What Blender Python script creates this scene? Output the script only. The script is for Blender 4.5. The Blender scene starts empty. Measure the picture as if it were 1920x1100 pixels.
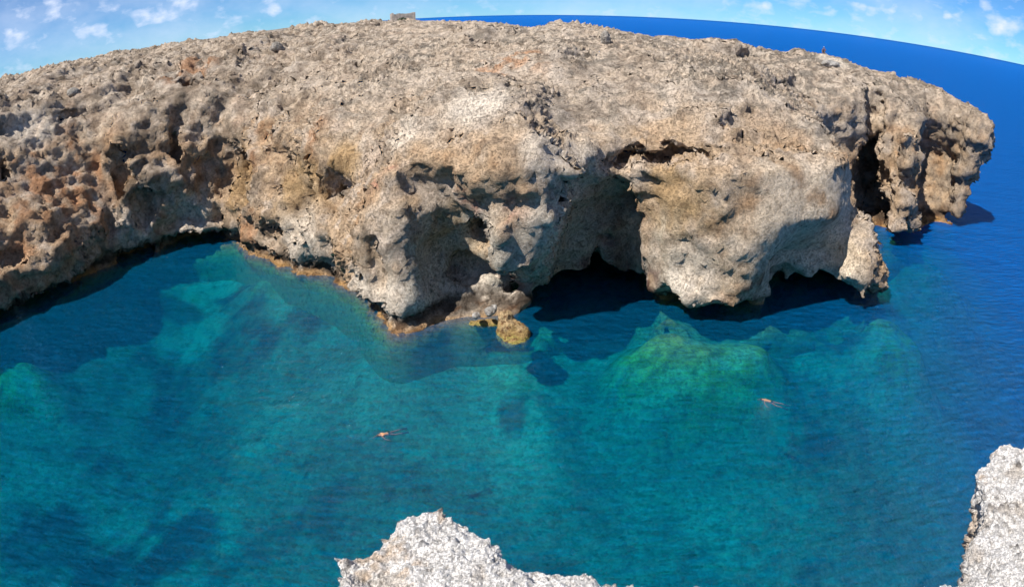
import bpy, bmesh, math, random
import numpy as np
from mathutils import Vector, Matrix
import openvdb

S = bpy.context.scene
COL = S.collection
random.seed(4)
RNG = np.random.default_rng(7)

# ------------------------------------------------------------------ camera, sky, sun, exposure
EYE = 24.0                       # height of the lens above the sea
FPX = 1320.0                     # equisolid focal length in pixels of the 1920 px wide photograph
PITCH = math.radians(22.794)
ROLL = math.radians(-0.915)
cd = bpy.data.cameras.new('camera')
cam = bpy.data.objects.new('camera', cd)
COL.objects.link(cam)
cd.type = 'PANO'
cd.panorama_type = 'FISHEYE_EQUISOLID'
cd.sensor_fit = 'HORIZONTAL'
cd.sensor_width = 36.0
cd.fisheye_lens = FPX / 1920 * 36.0
cd.fisheye_fov = math.pi
cd.lens = 23.0
cd.clip_start = 0.05
cd.clip_end = 200000
cam.location = (0, 0, EYE)
cam.rotation_euler = (Matrix.Rotation(math.pi / 2 - PITCH, 3, 'X') @ Matrix.Rotation(ROLL, 3, 'Z')).to_euler()
S.camera = cam

SUN_DIR = Vector((-0.71, -0.58, 1.17)).normalized()      # towards the sun: high, left, a little behind the camera
SUN_EL = math.asin(SUN_DIR.z)
SUN_AZ = math.atan2(SUN_DIR.x, SUN_DIR.y)
sl = bpy.data.lights.new('sun', 'SUN')
sl.energy = 5.0
sl.angle = math.radians(0.53)
sl.color = (1.0, 0.955, 0.88)
sun = bpy.data.objects.new('sun', sl)
COL.objects.link(sun)
sun.rotation_euler = SUN_DIR.to_track_quat('Z', 'Y').to_euler()
sun.location = (-60, -40, 90)

W = bpy.data.worlds.new('World')
S.world = W
W.use_nodes = True
nt = W.node_tree
nt.nodes.clear()


def N(tree, t, **kw):
    n = tree.nodes.new(t)
    for k, v in kw.items():
        if k in ('i', 'ins'):
            for a, b in v.items():
                n.inputs[a].default_value = b
        else:
            setattr(n, k, v)
    return n


def ramp(tree, stops, interp='LINEAR'):
    r = tree.nodes.new('ShaderNodeValToRGB')
    r.color_ramp.interpolation = interp
    e = r.color_ramp.elements
    while len(e) < len(stops):
        e.new(0.5)
    for k, (p, c) in enumerate(stops):
        e[k].position = p
        e[k].color = c if len(c) == 4 else (*c, 1)
    return r


L = nt.links.new
sky = N(nt, 'ShaderNodeTexSky', sky_type='NISHITA', sun_disc=False)
sky.sun_elevation = SUN_EL
sky.sun_rotation = SUN_AZ
sky.altitude = 5000
sky.air_density = 1.0
sky.dust_density = 0.0
sky.ozone_density = 3.0
hs = N(nt, 'ShaderNodeHueSaturation', i={'Saturation': 1.0, 'Value': 1.0, 'Fac': 1.0, 'Hue': 0.5})
L(sky.outputs[0], hs.inputs['Color'])
tint = N(nt, 'ShaderNodeMix', data_type='RGBA', blend_type='MULTIPLY')
tint.inputs['Factor'].default_value = 1.0
tint.inputs['B'].default_value = (0.56, 0.97, 1.30, 1)
L(hs.outputs[0], tint.inputs['A'])
# small fair-weather clouds: noise on a cloud deck far away (direction / height)
tc = N(nt, 'ShaderNodeTexCoord')
mp = N(nt, 'ShaderNodeMapping')
mp.inputs['Scale'].default_value = (9.0, 9.0, 17.0)
mp.inputs['Location'].default_value = (3.1, 1.2, 0.35)
L(tc.outputs['Generated'], mp.inputs[0])
n1 = N(nt, 'ShaderNodeTexNoise', i={'Scale': 3.0, 'Detail': 9.0, 'Roughness': 0.56, 'Distortion': 0.15})
L(mp.outputs[0], n1.inputs['Vector'])
# where the heaps of cloud stand: azimuth from +y towards +x, elevation, radius (degrees)
PUFFS = [(-41.2, 3.5, 0.9), (-40.2, 2.9, 0.9), (-42.2, 3.0, 0.8), (-35.4, 3.0, 0.7), (-34.4, 2.4, 0.8), (-33.0, 2.2, 0.7), (-29.6, 2.5, 0.8), (-28.4, 2.8, 1.0), (-27.0, 3.0, 1.1), (-25.4, 2.9, 0.8), (-37.0, 4.6, 1.0), (-39.0, 4.8, 1.0),
         (-21.0, 2.4, 0.6), (-18.6, 1.6, 0.6), (39.6, 2.7, 0.9), (40.8, 2.5, 0.9), (38.8, 4.2, 0.6), (29.4, 2.5, 0.9), (30.8, 2.7, 0.8), (28.2, 2.3, 0.6), (35.5, 2.7, 0.4), (20.8, 1.6, 0.4), (33.0, 1.9, 0.7),
         (-8.0, 6.0, 2.0), (12.0, 6.5, 2.2), (70.0, 7.0, 3.5), (-75.0, 8.0, 4.0), (110.0, 9.0, 5.0), (160.0, 8.0, 5.0), (-130.0, 8.0, 5.0)]
acc = n1.outputs['Fac']
for az, el, rad in PUFFS:
    az, el = math.radians(az), math.radians(el)
    dp = N(nt, 'ShaderNodeVectorMath', operation='DOT_PRODUCT')
    dp.inputs[1].default_value = (math.sin(az) * math.cos(el), math.cos(az) * math.cos(el), math.sin(el))
    L(tc.outputs['Generated'], dp.inputs[0])
    mq = N(nt, 'ShaderNodeMapRange', interpolation_type='SMOOTHSTEP')
    mq.inputs['From Min'].default_value = math.cos(math.radians(rad * 1.25)); mq.inputs['From Max'].default_value = 1.0
    mq.inputs['To Max'].default_value = 0.16
    L(dp.outputs['Value'], mq.inputs['Value'])
    ad = N(nt, 'ShaderNodeMath', operation='ADD')
    L(acc, ad.inputs[0]); L(mq.outputs['Result'], ad.inputs[1])
    acc = ad.outputs[0]
cr = ramp(nt, [(0.50, (0, 0, 0)), (0.66, (0.40, 0.40, 0.40)), (0.86, (0.95, 0.95, 0.95))])
L(acc, cr.inputs[0])
n2 = N(nt, 'ShaderNodeTexNoise', i={'Scale': 0.7, 'Detail': 5.0, 'Roughness': 0.6})
L(mp.outputs[0], n2.inputs['Vector'])
cr2 = ramp(nt, [(0.42, (0, 0, 0)), (0.72, (0.36, 0.36, 0.36))])
L(n2.outputs['Fac'], cr2.inputs[0])
mx0 = N(nt, 'ShaderNodeMath', operation='MAXIMUM')
L(cr.outputs[0], mx0.inputs[0])
L(cr2.outputs[0], mx0.inputs[1])
cmix = N(nt, 'ShaderNodeMix', data_type='RGBA')
cmix.inputs['B'].default_value = (9.6, 10.6, 13.0, 1)
L(mx0.outputs[0], cmix.inputs['Factor'])
L(tint.outputs['Result'], cmix.inputs['A'])
bg = N(nt, 'ShaderNodeBackground')
bg.inputs['Strength'].default_value = 0.066
L(cmix.outputs['Result'], bg.inputs['Color'])
wo = N(nt, 'ShaderNodeOutputWorld')
L(bg.outputs[0], wo.inputs['Surface'])

S.view_settings.view_transform = 'Standard'
S.view_settings.look = 'None'
S.view_settings.exposure = 0.42
S.view_settings.gamma = 1.0
S.view_settings.use_curve_mapping = False
S.render.engine = 'CYCLES'
cy = S.cycles
cy.use_denoising = True
cy.denoising_prefilter = 'ACCURATE'
cy.sample_clamp_direct = 6.0
cy.max_bounces = 8
cy.diffuse_bounces = 3
cy.transparent_max_bounces = 16
cy.volume_bounces = 0
cy.caustics_reflective = False
cy.caustics_refractive = False
cy.sample_clamp_indirect = 6.0


# ------------------------------------------------------------------ tagging and helpers
def tag(o, label=None, cat=None, group=None, kind=None):
    if label: o['label'] = label
    if cat: o['category'] = cat
    if group: o['group'] = group
    if kind: o['kind'] = kind
    return o


def ray(px, py):
    """Direction through a point of the 1920x1100 photograph."""
    dx, dy = px - 960.0, py - 550.0
    r = math.hypot(dx, dy) + 1e-9
    th = 2 * math.asin(r / 2 / FPX)
    x, y, z = math.sin(th) * dx / r, -math.sin(th) * dy / r, math.cos(th)
    x, y = x * math.cos(ROLL) - y * math.sin(ROLL), x * math.sin(ROLL) + y * math.cos(ROLL)
    return np.array([x, y * math.sin(PITCH) + z * math.cos(PITCH), y * math.cos(PITCH) - z * math.sin(PITCH)])


def onplane(px, py, z=0.0):
    d = ray(px, py)
    t = (z - EYE) / d[2]
    return np.array([d[0] * t, d[1] * t, z])


def _hash(ix, iy, iz, seed):
    h = (ix.astype(np.uint32) * np.uint32(374761393) + iy.astype(np.uint32) * np.uint32(668265263)
         + iz.astype(np.uint32) * np.uint32(2147483647 - 19349663) + np.uint32((seed * 974711 + 12345) & 0xffffffff))
    h = (h ^ (h >> np.uint32(13))) * np.uint32(1274126177)
    h = (h ^ (h >> np.uint32(15))) * np.uint32(2246822519)
    return h ^ (h >> np.uint32(16))


def _h01(ix, iy, iz, seed):
    return (_hash(ix, iy, iz, seed) >> np.uint32(8)).astype(np.float32) / np.float32(16777216.0)


def vnoise(p, seed=0):
    """Smooth value noise in -1..1 at the points p (n, 3)."""
    i = np.floor(p).astype(np.int64)
    f = (p - i).astype(np.float32)
    u = f * f * f * (f * (f * 6 - 15) + 10)
    i = i.astype(np.int32)
    x, y, z = i[:, 0], i[:, 1], i[:, 2]
    c = {}
    for a in (0, 1):
        for b in (0, 1):
            for d in (0, 1):
                c[a, b, d] = _h01(x + a, y + b, z + d, seed)
    ux, uy, uz = u[:, 0], u[:, 1], u[:, 2]
    l = lambda a, b, t: a + (b - a) * t
    v = l(l(l(c[0, 0, 0], c[1, 0, 0], ux), l(c[0, 1, 0], c[1, 1, 0], ux), uy),
          l(l(c[0, 0, 1], c[1, 0, 1], ux), l(c[0, 1, 1], c[1, 1, 1], ux), uy), uz)
    return v * 2 - 1


ROT = np.array([[0.36, 0.48, -0.8], [-0.8, 0.60, 0.0], [0.48, 0.64, 0.6]], np.float32)


def fbm(p, octaves=4, seed=0, gain=0.5, ridged=False):
    out = np.zeros(len(p), np.float32)
    amp, tot = 1.0, 0.0
    q = p.astype(np.float32)
    for k in range(octaves):
        n = vnoise(q, seed + k)
        if ridged:
            n = 1 - 2 * np.abs(n)
        out += amp * n
        tot += amp
        amp *= gain
        q = (q @ ROT.T) * 2.03 + 17.3
    return out / tot


def worley(p, seed=0, ids=False):
    """F1 and F2 cell distances and a random value of the nearest cell."""
    i = np.floor(p).astype(np.int32)
    f1 = np.full(len(p), 9.0, np.float32)
    f2 = f1.copy()
    cid = np.zeros(len(p), np.float32)
    for a in (-1, 0, 1):
        for b in (-1, 0, 1):
            for d in (-1, 0, 1):
                x, y, z = i[:, 0] + a, i[:, 1] + b, i[:, 2] + d
                cx = x + _h01(x, y, z, seed)
                cy_ = y + _h01(x, y, z, seed + 1)
                cz = z + _h01(x, y, z, seed + 2)
                dd = np.sqrt((p[:, 0] - cx) ** 2 + (p[:, 1] - cy_) ** 2 + (p[:, 2] - cz) ** 2).astype(np.float32)
                f2 = np.minimum(f2, np.maximum(f1, dd))
                if ids: cid = np.where(dd < f1, _h01(x, y, z, seed + 5), cid)
                f1 = np.minimum(f1, dd)
    return (f1, f2, cid) if ids else (f1, f2)


def smooth(a, b, x):
    t = np.clip((x - a) / (b - a), 0, 1)
    return t * t * (3 - 2 * t)


def smax(a, b, k):
    h = np.clip(0.5 - 0.5 * (a - b) / k, 0, 1)
    return a * (1 - h) + b * h + k * h * (1 - h)


def smin(a, b, k):
    return -smax(-a, -b, k)


def mesh_np(name, co, faces, mat=None, shade=True):
    """A mesh from numpy points and an (m, 3) or (m, 4) face array."""
    me = bpy.data.meshes.new(name)
    k = faces.shape[1]
    me.vertices.add(len(co))
    me.vertices.foreach_set('co', np.ascontiguousarray(co, np.float32).ravel())
    me.loops.add(faces.size)
    me.loops.foreach_set('vertex_index', np.ascontiguousarray(faces, np.int32).ravel())
    me.polygons.add(len(faces))
    me.polygons.foreach_set('loop_start', np.arange(len(faces), dtype=np.int32) * k)
    try:
        me.polygons.foreach_set('loop_total', np.full(len(faces), k, np.int32))
    except Exception:
        pass
    me.update(calc_edges=True)
    if shade:
        me.polygons.foreach_set('use_smooth', np.ones(len(faces), bool))
    o = bpy.data.objects.new(name, me)
    COL.objects.link(o)
    if mat: me.materials.append(mat)
    return o


def get_co(me):
    a = np.empty(len(me.vertices) * 3, np.float32)
    me.vertices.foreach_get('co', a)
    return a.reshape(-1, 3)


def get_no(me):
    a = np.empty(len(me.vertices) * 3, np.float32)
    me.vertex_normals.foreach_get('vector', a)
    return a.reshape(-1, 3)


def set_col(me, rgb, name='tone'):
    at = me.color_attributes.new(name, 'FLOAT_COLOR', 'POINT')
    c = np.ones((len(rgb), 4), np.float32)
    c[:, :3] = np.clip(rgb, 0, 1)
    at.data.foreach_set('color', c.ravel())


def subdivide(o, levels, simple=False):
    m = o.modifiers.new('s', 'SUBSURF')
    m.levels = m.render_levels = levels
    m.subdivision_type = 'SIMPLE' if simple else 'CATMULL_CLARK'
    dg = bpy.context.evaluated_depsgraph_get()
    me = bpy.data.meshes.new_from_object(o.evaluated_get(dg))
    old = o.data
    o.modifiers.clear()
    o.data = me
    bpy.data.meshes.remove(old)
    return me


def vdb_mesh(name, sdf, origin, h):
    """Surface of a signed distance array (negative inside) as a quad mesh."""
    g = openvdb.FloatGrid(background=4.0)
    g.copyFromArray(np.ascontiguousarray(np.clip(sdf, -4, 4), np.float32))
    pts, tris, quads = g.convertToPolygons(isovalue=0.0, adaptivity=0.0)
    pts = np.asarray(pts, np.float32) * h + np.asarray(origin, np.float32)
    quads = np.asarray(quads, np.int64)[:, ::-1]
    lab = np.arange(len(pts))                     # drop crumbs that hang free of the main body
    while True:
        old = lab.copy()
        np.minimum.at(lab, quads.ravel(), np.repeat(lab[quads].min(1), 4))
        lab = lab[lab]
        if (lab == old).all(): break
    size_ = np.bincount(lab[quads[:, 0]], minlength=len(pts))
    quads = quads[size_[lab[quads[:, 0]]] > 0.2 * size_.max()]
    u, inv = np.unique(quads, return_inverse=True)
    pts, quads = pts[u], inv.reshape(-1, 4)
    return mesh_np(name, pts, quads)


def catmull(P, sub, closed=False):
    P = np.asarray(P, float)
    out = []
    n = len(P)
    for k in range(n - 1):
        p0 = P[max(k - 1, 0)]; p1 = P[k]; p2 = P[k + 1]; p3 = P[min(k + 2, n - 1)]
        for t in np.arange(sub) / sub:
            out.append(0.5 * (2 * p1 + (p2 - p0) * t + (2 * p0 - 5 * p1 + 4 * p2 - p3) * t * t + (3 * p1 - p0 - 3 * p2 + p3) * t ** 3))
    out.append(P[-1])
    return np.array(out)


def poly_sdf(poly, X, Y):
    """Signed distance (negative inside) of the points X, Y to a closed polygon."""
    sh = X.shape
    x, y = X.ravel(), Y.ravel()
    d = np.full(x.shape, 1e9)
    ins = np.zeros(x.shape, bool)
    n = len(poly)
    for k in range(n):
        ax, ay = poly[k]; bx, by = poly[(k + 1) % n]
        ex, ey = bx - ax, by - ay
        L2 = ex * ex + ey * ey + 1e-12
        t = np.clip(((x - ax) * ex + (y - ay) * ey) / L2, 0, 1)
        d = np.minimum(d, (x - ax - t * ex) ** 2 + (y - ay - t * ey) ** 2)
        c = ((ay > y) != (by > y))
        if ey != 0:
            ins ^= c & (x < ex * (y - ay) / ey + ax)
    d = np.sqrt(d)
    return np.where(ins, -d, d).reshape(sh)


def lnoise(p, seed=0):
    """Piecewise linear lattice noise in -1..1: flat chiselled faces that meet in creases."""
    i = np.floor(p).astype(np.int32)
    f = (p - i).astype(np.float32)
    o = np.argsort(-f, axis=1)
    fs = np.take_along_axis(f, o, 1)
    n = np.arange(len(p))
    c = i.copy()
    out = (1 - fs[:, 0]) * _h01(c[:, 0], c[:, 1], c[:, 2], seed)
    for k in range(3):
        c[n, o[:, k]] += 1
        out += (fs[:, k] - (fs[:, k + 1] if k < 2 else 0)) * _h01(c[:, 0], c[:, 1], c[:, 2], seed)
    return out * 2 - 1


def chisel(p, octaves, seed, gain=0.5):
    out = np.zeros(len(p), np.float32)
    amp, tot = 1.0, 0.0
    q = p.astype(np.float32) @ ROT.T
    for k in range(octaves):
        out += amp * lnoise(q, seed + k)
        tot += amp
        amp *= gain
        q = (q @ ROT.T) * 2.07 + 11.7
    return out / tot


# ------------------------------------------------------------------ materials
def mat_new(name):
    m = bpy.data.materials.new(name)
    m.use_nodes = True
    t = m.node_tree
    t.nodes.clear()
    out = N(t, 'ShaderNodeOutputMaterial')
    return m, t, out


def rock_material(name, fine=0.5, bump=0.06, rough=0.93, pit=0.5, speck=0.38):
    """Vertex tone (stains, plus some painted shade) broken up by fine grain, with fine pitted relief."""
    m, t, out = mat_new(name)
    l = t.links.new
    geo = N(t, 'ShaderNodeNewGeometry')
    at = N(t, 'ShaderNodeVertexColor', layer_name='tone')
    a = N(t, 'ShaderNodeTexNoise', i={'Scale': 1 / fine, 'Detail': 8.0, 'Roughness': 0.68})
    b = N(t, 'ShaderNodeTexNoise', i={'Scale': 6 / fine, 'Detail': 5.0, 'Roughness': 0.7})
    v = N(t, 'ShaderNodeTexVoronoi', feature='F1', i={'Scale': 2.6 / fine, 'Randomness': 1.0})
    for n in (a, b, v):
        l(geo.outputs['Position'], n.inputs['Vector'])
    ra = ramp(t, [(0.30, (0.45, 0.42, 0.39)), (0.47, (0.95, 0.95, 0.95)), (0.70, (1.25, 1.25, 1.25))])
    l(a.outputs['Fac'], ra.inputs[0])
    rb = ramp(t, [(0.30, (0.70, 0.69, 0.68)), (0.52, (1, 1, 1)), (0.72, (1.15, 1.15, 1.15))])
    l(b.outputs['Fac'], rb.inputs[0])
    m1 = N(t, 'ShaderNodeMix', data_type='RGBA', blend_type='MULTIPLY'); m1.inputs['Factor'].default_value = 1
    m2 = N(t, 'ShaderNodeMix', data_type='RGBA', blend_type='MULTIPLY'); m2.inputs['Factor'].default_value = 1
    l(at.outputs['Color'], m1.inputs['A']); l(ra.outputs[0], m1.inputs['B'])
    l(m1.outputs['Result'], m2.inputs['A']); l(rb.outputs[0], m2.inputs['B'])
    # small ragged pits with their shade put into the colour, dense in some patches and absent in others
    wv_ = N(t, 'ShaderNodeVectorMath', operation='MULTIPLY_ADD')
    wv_.inputs[1].default_value = (1.1 * fine,) * 3
    l(b.outputs['Color'], wv_.inputs[0]); l(geo.outputs['Position'], wv_.inputs[2])
    sp = N(t, 'ShaderNodeTexVoronoi', feature='F1', i={'Scale': 1.7 / fine, 'Randomness': 1.0})
    sp2 = N(t, 'ShaderNodeTexVoronoi', feature='F1', i={'Scale': 4.0 / fine, 'Randomness': 1.0})
    pa = N(t, 'ShaderNodeTexNoise', i={'Scale': 0.35 / fine, 'Detail': 5.0, 'Roughness': 0.6})
    l(wv_.outputs[0], sp.inputs['Vector']); l(wv_.outputs[0], sp2.inputs['Vector']); l(geo.outputs['Position'], pa.inputs['Vector'])
    s_ = []
    for q_, r0, r1 in ((sp, 0.16, 0.32), (sp2, 0.18, 0.36)):
        mm = N(t, 'ShaderNodeMapRange'); mm.inputs['From Min'].default_value = r0; mm.inputs['From Max'].default_value = r1
        mm.inputs['To Min'].default_value = 1.0; mm.inputs['To Max'].default_value = 0.0
        l(q_.outputs['Distance'], mm.inputs['Value']); s_.append(mm)
    smx = N(t, 'ShaderNodeMath', operation='MAXIMUM'); l(s_[0].outputs[0], smx.inputs[0]); l(s_[1].outputs[0], smx.inputs[1])
    pm = N(t, 'ShaderNodeMapRange'); pm.inputs['From Min'].default_value = 0.50; pm.inputs['From Max'].default_value = 0.66; pm.inputs['To Max'].default_value = speck
    l(pa.outputs['Fac'], pm.inputs['Value'])
    sf = N(t, 'ShaderNodeMath', operation='MULTIPLY'); l(smx.outputs[0], sf.inputs[0]); l(pm.outputs[0], sf.inputs[1])
    m3 = N(t, 'ShaderNodeMix', data_type='RGBA', blend_type='MIX'); l(sf.outputs[0], m3.inputs['Factor'])
    l(m2.outputs['Result'], m3.inputs['A']); m3.inputs['B'].default_value = (0.075, 0.062, 0.05, 1)
    vr = ramp(t, [(0.05, (0, 0, 0)), (0.42, (1, 1, 1))])
    l(v.outputs['Distance'], vr.inputs[0])
    s1 = N(t, 'ShaderNodeMath', operation='MULTIPLY_ADD'); s1.inputs[1].default_value = pit
    l(vr.outputs[0], s1.inputs[0]); l(a.outputs['Fac'], s1.inputs[2])
    s2 = N(t, 'ShaderNodeMath', operation='MULTIPLY_ADD'); s2.inputs[1].default_value = 0.6
    l(b.outputs['Fac'], s2.inputs[0]); l(s1.outputs[0], s2.inputs[2])
    s3 = N(t, 'ShaderNodeMath', operation='MULTIPLY_ADD'); s3.inputs[1].default_value = -0.5
    l(smx.outputs[0], s3.inputs[0]); l(s2.outputs[0], s3.inputs[2])
    bp = N(t, 'ShaderNodeBump'); bp.inputs['Strength'].default_value = 1.0; bp.inputs['Distance'].default_value = bump
    l(s3.outputs[0], bp.inputs['Height'])
    pr = N(t, 'ShaderNodeBsdfPrincipled')
    pr.inputs['Roughness'].default_value = rough
    pr.inputs['Specular IOR Level'].default_value = 0.2
    l(m3.outputs['Result'], pr.inputs['Base Color'])
    l(bp.outputs[0], pr.inputs['Normal'])
    l(pr.outputs[0], out.inputs['Surface'])
    return m


def plain_material(name, rgb, rough=0.6, var=0.25, scale=8.0):
    m, t, out = mat_new(name)
    l = t.links.new
    tc_ = N(t, 'ShaderNodeTexCoord')
    n = N(t, 'ShaderNodeTexNoise', i={'Scale': scale, 'Detail': 4.0})
    l(tc_.outputs['Object'], n.inputs['Vector'])
    r = ramp(t, [(0.3, tuple(c * (1 - var) for c in rgb)), (0.7, tuple(min(1, c * (1 + var)) for c in rgb))])
    l(n.outputs['Fac'], r.inputs[0])
    pr = N(t, 'ShaderNodeBsdfPrincipled')
    pr.inputs['Roughness'].default_value = rough
    l(r.outputs[0], pr.inputs['Base Color'])
    l(pr.outputs[0], out.inputs['Surface'])
    return m


M_CLIFF = rock_material('pitted_limestone', 0.6, 0.17, pit=0.12)
M_NEAR = rock_material('white_limestone', 0.05, 0.012, pit=0.6, speck=0.3)
M_BOULDER = rock_material('weedy_rock', 0.3, 0.08)
M_SEABED = rock_material('seabed_sand', 1.4, 0.1, speck=0.25)

# ------------------------------------------------------------------ the headland: plan outlines at seven heights
ZL = np.array([-13.0, 0.0, 2.0, 5.0, 9.0, 13.0, 15.0, 18.0])
sea = lambda px, py: tuple(onplane(px, py, 0.0)[:2])
# (x, y) of the waterline, then how far the rock stands out from it at each height of ZL
SHORE = [
    ((-118, 22), (4, 0, 1, 1, 0, -3, -4.5, -8)),
    ((-84, 27), (4, 0, 1, 1, 0, -3, -4.5, -8)),
    ((-64, 38), (4, 0, 2, 2, 0, -3, -4.5, -8)),
    (sea(0, 592), (3, 0, 1.6, 2.6, 0.4, -4.4, -6.0, -9.0)),
    (sea(105, 548), (3, 0, 2.2, 3.0, 0.6, -4.4, -6.0, -9.0)),
    (sea(195, 503), (2.5, 0, 0.9, 1.8, 0.0, -3.0, -4.4, -7.5)),
    (sea(330, 468), (2, 0, 1.2, 1.0, 0.3, -0.8, -1.4, -3.0)),
    (sea(430, 458), (2, 0, 0.6, 0.8, -1.0, -1.6, -2.4, -4.0)),
    (sea(540, 503), (2, 0, 0.4, 0.6, -2.0, -2.2, -3.0, -5.0)),
    (sea(640, 540), (3, 0, 0.0, 0.2, -0.9, -1.8, -3.0, -5.2)),
    (sea(690, 600), (3, 0, 0.0, -0.1, -0.6, -2.0, -3.6, -6.4)),
    (sea(742, 628), (4, 0, -0.1, -0.4, -1.2, -3.0, -5.0, -8.0)),
    (sea(800, 619), (4, 0, -0.5, -0.7, -0.8, -1.8, -4.0, -6.6)),
    (sea(860, 607), (3, -0.6, -2.6, -3.2, -1.6, 0.4, -1.4, -4.8)),
    (sea(925, 602), (3, -0.6, -2.2, -1.2, 1.6, 2.4, 1.0, -2.4)),
    (sea(985, 604), (2, -0.8, -2.2, 1.6, 3.0, 3.2, 2.4, -1.4)),
    (sea(1035, 604), (-2, -2, -1.6, 0.2, 2.2, 2.4, 1.8, -1.4)),
    (sea(1075, 600), (-4, -4, -4.6, -4.4, -2.6, -0.4, 0.6, -1.4)),
    (sea(1130, 596), (-4, -4, -5, -5.4, -5.0, -2.6, 0.4, -1.0)),
    (sea(1185, 592), (-4, -4, -5, -5.4, -5.2, -3.4, 0.4, -1.0)),
    (sea(1214, 592), (-3, -3, -3.4, -3.4, -3.4, -3.0, -0.8, -2.0)),
    (sea(1234, 592), (2, 0, 0.4, 0.2, 0.0, -0.8, -4.6, -5.0)),
    (sea(1310, 612), (3, 0, 0.6, 0.7, 0.5, -0.1, -6.4, -8.5)),
    (sea(1400, 604), (3, 0, -0.2, 0.8, 1.5, 0.9, -6.4, -9.5)),
    (sea(1460, 592), (3, 0, -1.4, -1.6, 1.8, 1.0, -6.0, -9.5)),
    (sea(1540, 582), (3, 0, -1.4, -2.0, 0.9, 0.2, -4.0, -9.0)),
    (sea(1625, 572), (3, 0, 0.6, -0.4, -4.6, -5.2, -6.0, -9.0)),
    (sea(1646, 540), (3, 0, 0.2, -3.0, -7.0, -8.0, -8.0, -9.0)),
    (sea(1648, 490), (2, 0, -2.0, -6.0, -8.5, -9.0, -9.0, -8.0)),
    (sea(1668, 466), (2, 0, -1.6, -4.5, -6.0, -6.4, -6.4, -6.4)),
    (sea(1704, 452), (2, 0, 1.6, 3.0, 2.6, 1.2, 0.0, -2.0)),
    (sea(1728, 434), (2, 0, -3.0, -5.0, -5.0, -3.6, -1.4, -0.6)),
    (sea(1762, 422), (2, 0, -4.0, -6.5, -6.5, -4.0, -1.0, 0.2)),
    (sea(1796, 427), (2, 0, -0.4, -0.3, 1.0, 3.0, 3.2, 0.4)),
    ((62.6, 82.5), (2, 0, -0.2, 0.0, 1.5, 3.6, 3.4, 0.6)),
    ((62, 92), (2, 0, 0, 0, 0, 0, 0, 0)),
    ((52, 97), (2, 0, 0, 0, 0, 0, 0, 0)),
    ((40, 101), (2, 0, 0, 0, 0, 0, 0, 0)),
    ((31, 112), (2, 0, 0, 0, 0, 0, 0, 0)),
    ((24, 128), (2, 0, 0, 0, 0, 0, 0, 0)),
    ((16, 150), (2, 0, 0, 0, 0, 0, 0, 0)),
]
rows = catmull([[*p, *o] for p, o in SHORE], 6)
base = rows[:, :2]
tan = np.gradient(base, axis=0)
tan /= np.linalg.norm(tan, axis=1)[:, None]
nor = np.stack([tan[:, 1], -tan[:, 0]], 1)          # to the right of travel: out to sea
TAIL = [(10, 190), (-6, 260), (-140, 330), (-420, 330), (-420, 60), (-200, 20)]


def outline(k):
    off_ = rows[:, 2 + k:3 + k] * (0.3 if k == 0 else 1.0)
    return np.concatenate([base + nor * off_, np.array(TAIL)])


HM_X = [-120, -60, -20, 0, 18, 30, 43, 54, 62, 70]
HM_Z = [22.0, 22.3, 22.7, 23.3, 23.4, 23.0, 21.9, 20.0, 18.0, 16.8]
FAR_A = [-46, -41.6, -37, -28, -20, -15, -10, -5, 0, 2, 8, 16]
FAR_Z = [23.2, 23.35, 23.65, 23.7, 23.85, 23.75, 23.65, 23.75, 23.65, 23.6, 23.2, 22.6]
A_Z = [5.0, 5.0, 8.5, 9.5, 9.5, 8.0, 6.5, 5.0, 3.5, 3.0]
L_Z = [6.0, 6.0, 12.0, 14.0, 13.0, 10.0, 7.0, 5.0, 4.0, 4.0]


def top_height(x, y, s):
    """Height of the plateau; s = metres inland from the rim."""
    hm = np.interp(x, HM_X, HM_Z)
    rad = np.hypot(x, y)
    far = np.interp(np.degrees(np.arctan2(x, y)), FAR_A, FAR_Z)
    hm = hm + (far - hm) * smooth(80, 150, rad)
    hm = hm - smooth(155, 300, rad) * 4.0
    return hm - np.interp(x, HM_X, A_Z) * np.exp(-np.maximum(s, -3) / np.interp(x, HM_X, L_Z))


H0 = 0.5
X0, X1, Y0, Y1, Z0, Z1 = -112.0, 74.0, 20.0, 132.0, -8.0, 26.5
gx = np.arange(X0, X1 + H0 / 2, H0); gy = np.arange(Y0, Y1 + H0 / 2, H0); gz = np.arange(Z0, Z1 + H0 / 2, H0)
GX, GY = np.meshgrid(gx, gy, indexing='ij')
levels = [poly_sdf(outline(k), GX, GY) for k in range(len(ZL))]
SHORE_D = levels[1]
RIM_D = levels[5]
TOP = top_height(GX, GY, -RIM_D)
sdf = np.empty((len(gx), len(gy), len(gz)), np.float32)
for c, z in enumerate(gz):
    k = int(np.clip(np.searchsorted(ZL, z) - 1, 0, len(ZL) - 2))
    t = float(np.clip((z - ZL[k]) / (ZL[k + 1] - ZL[k]), 0, 1))
    side = levels[k] * (1 - t) + levels[k + 1] * t
    side = side + 0.9 * math.exp(-((z - 0.75) / 0.5) ** 2)      # notch cut by the sea just above the waterline
    sdf[:, :, c] = smax(side, (z - TOP) * 0.85, 1.6)


def sample(field, p):
    q = (np.asarray(p) - (X0, Y0, Z0)) / H0
    i = np.clip(np.floor(q).astype(int), 0, np.array(field.shape) - 2)
    f = q - i
    v = 0.0
    for a in (0, 1):
        for b in (0, 1):
            for d in (0, 1):
                w = (f[0] if a else 1 - f[0]) * (f[1] if b else 1 - f[1]) * (f[2] if d else 1 - f[2])
                v += w * field[i[0] + a, i[1] + b, i[2] + d]
    return v


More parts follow.
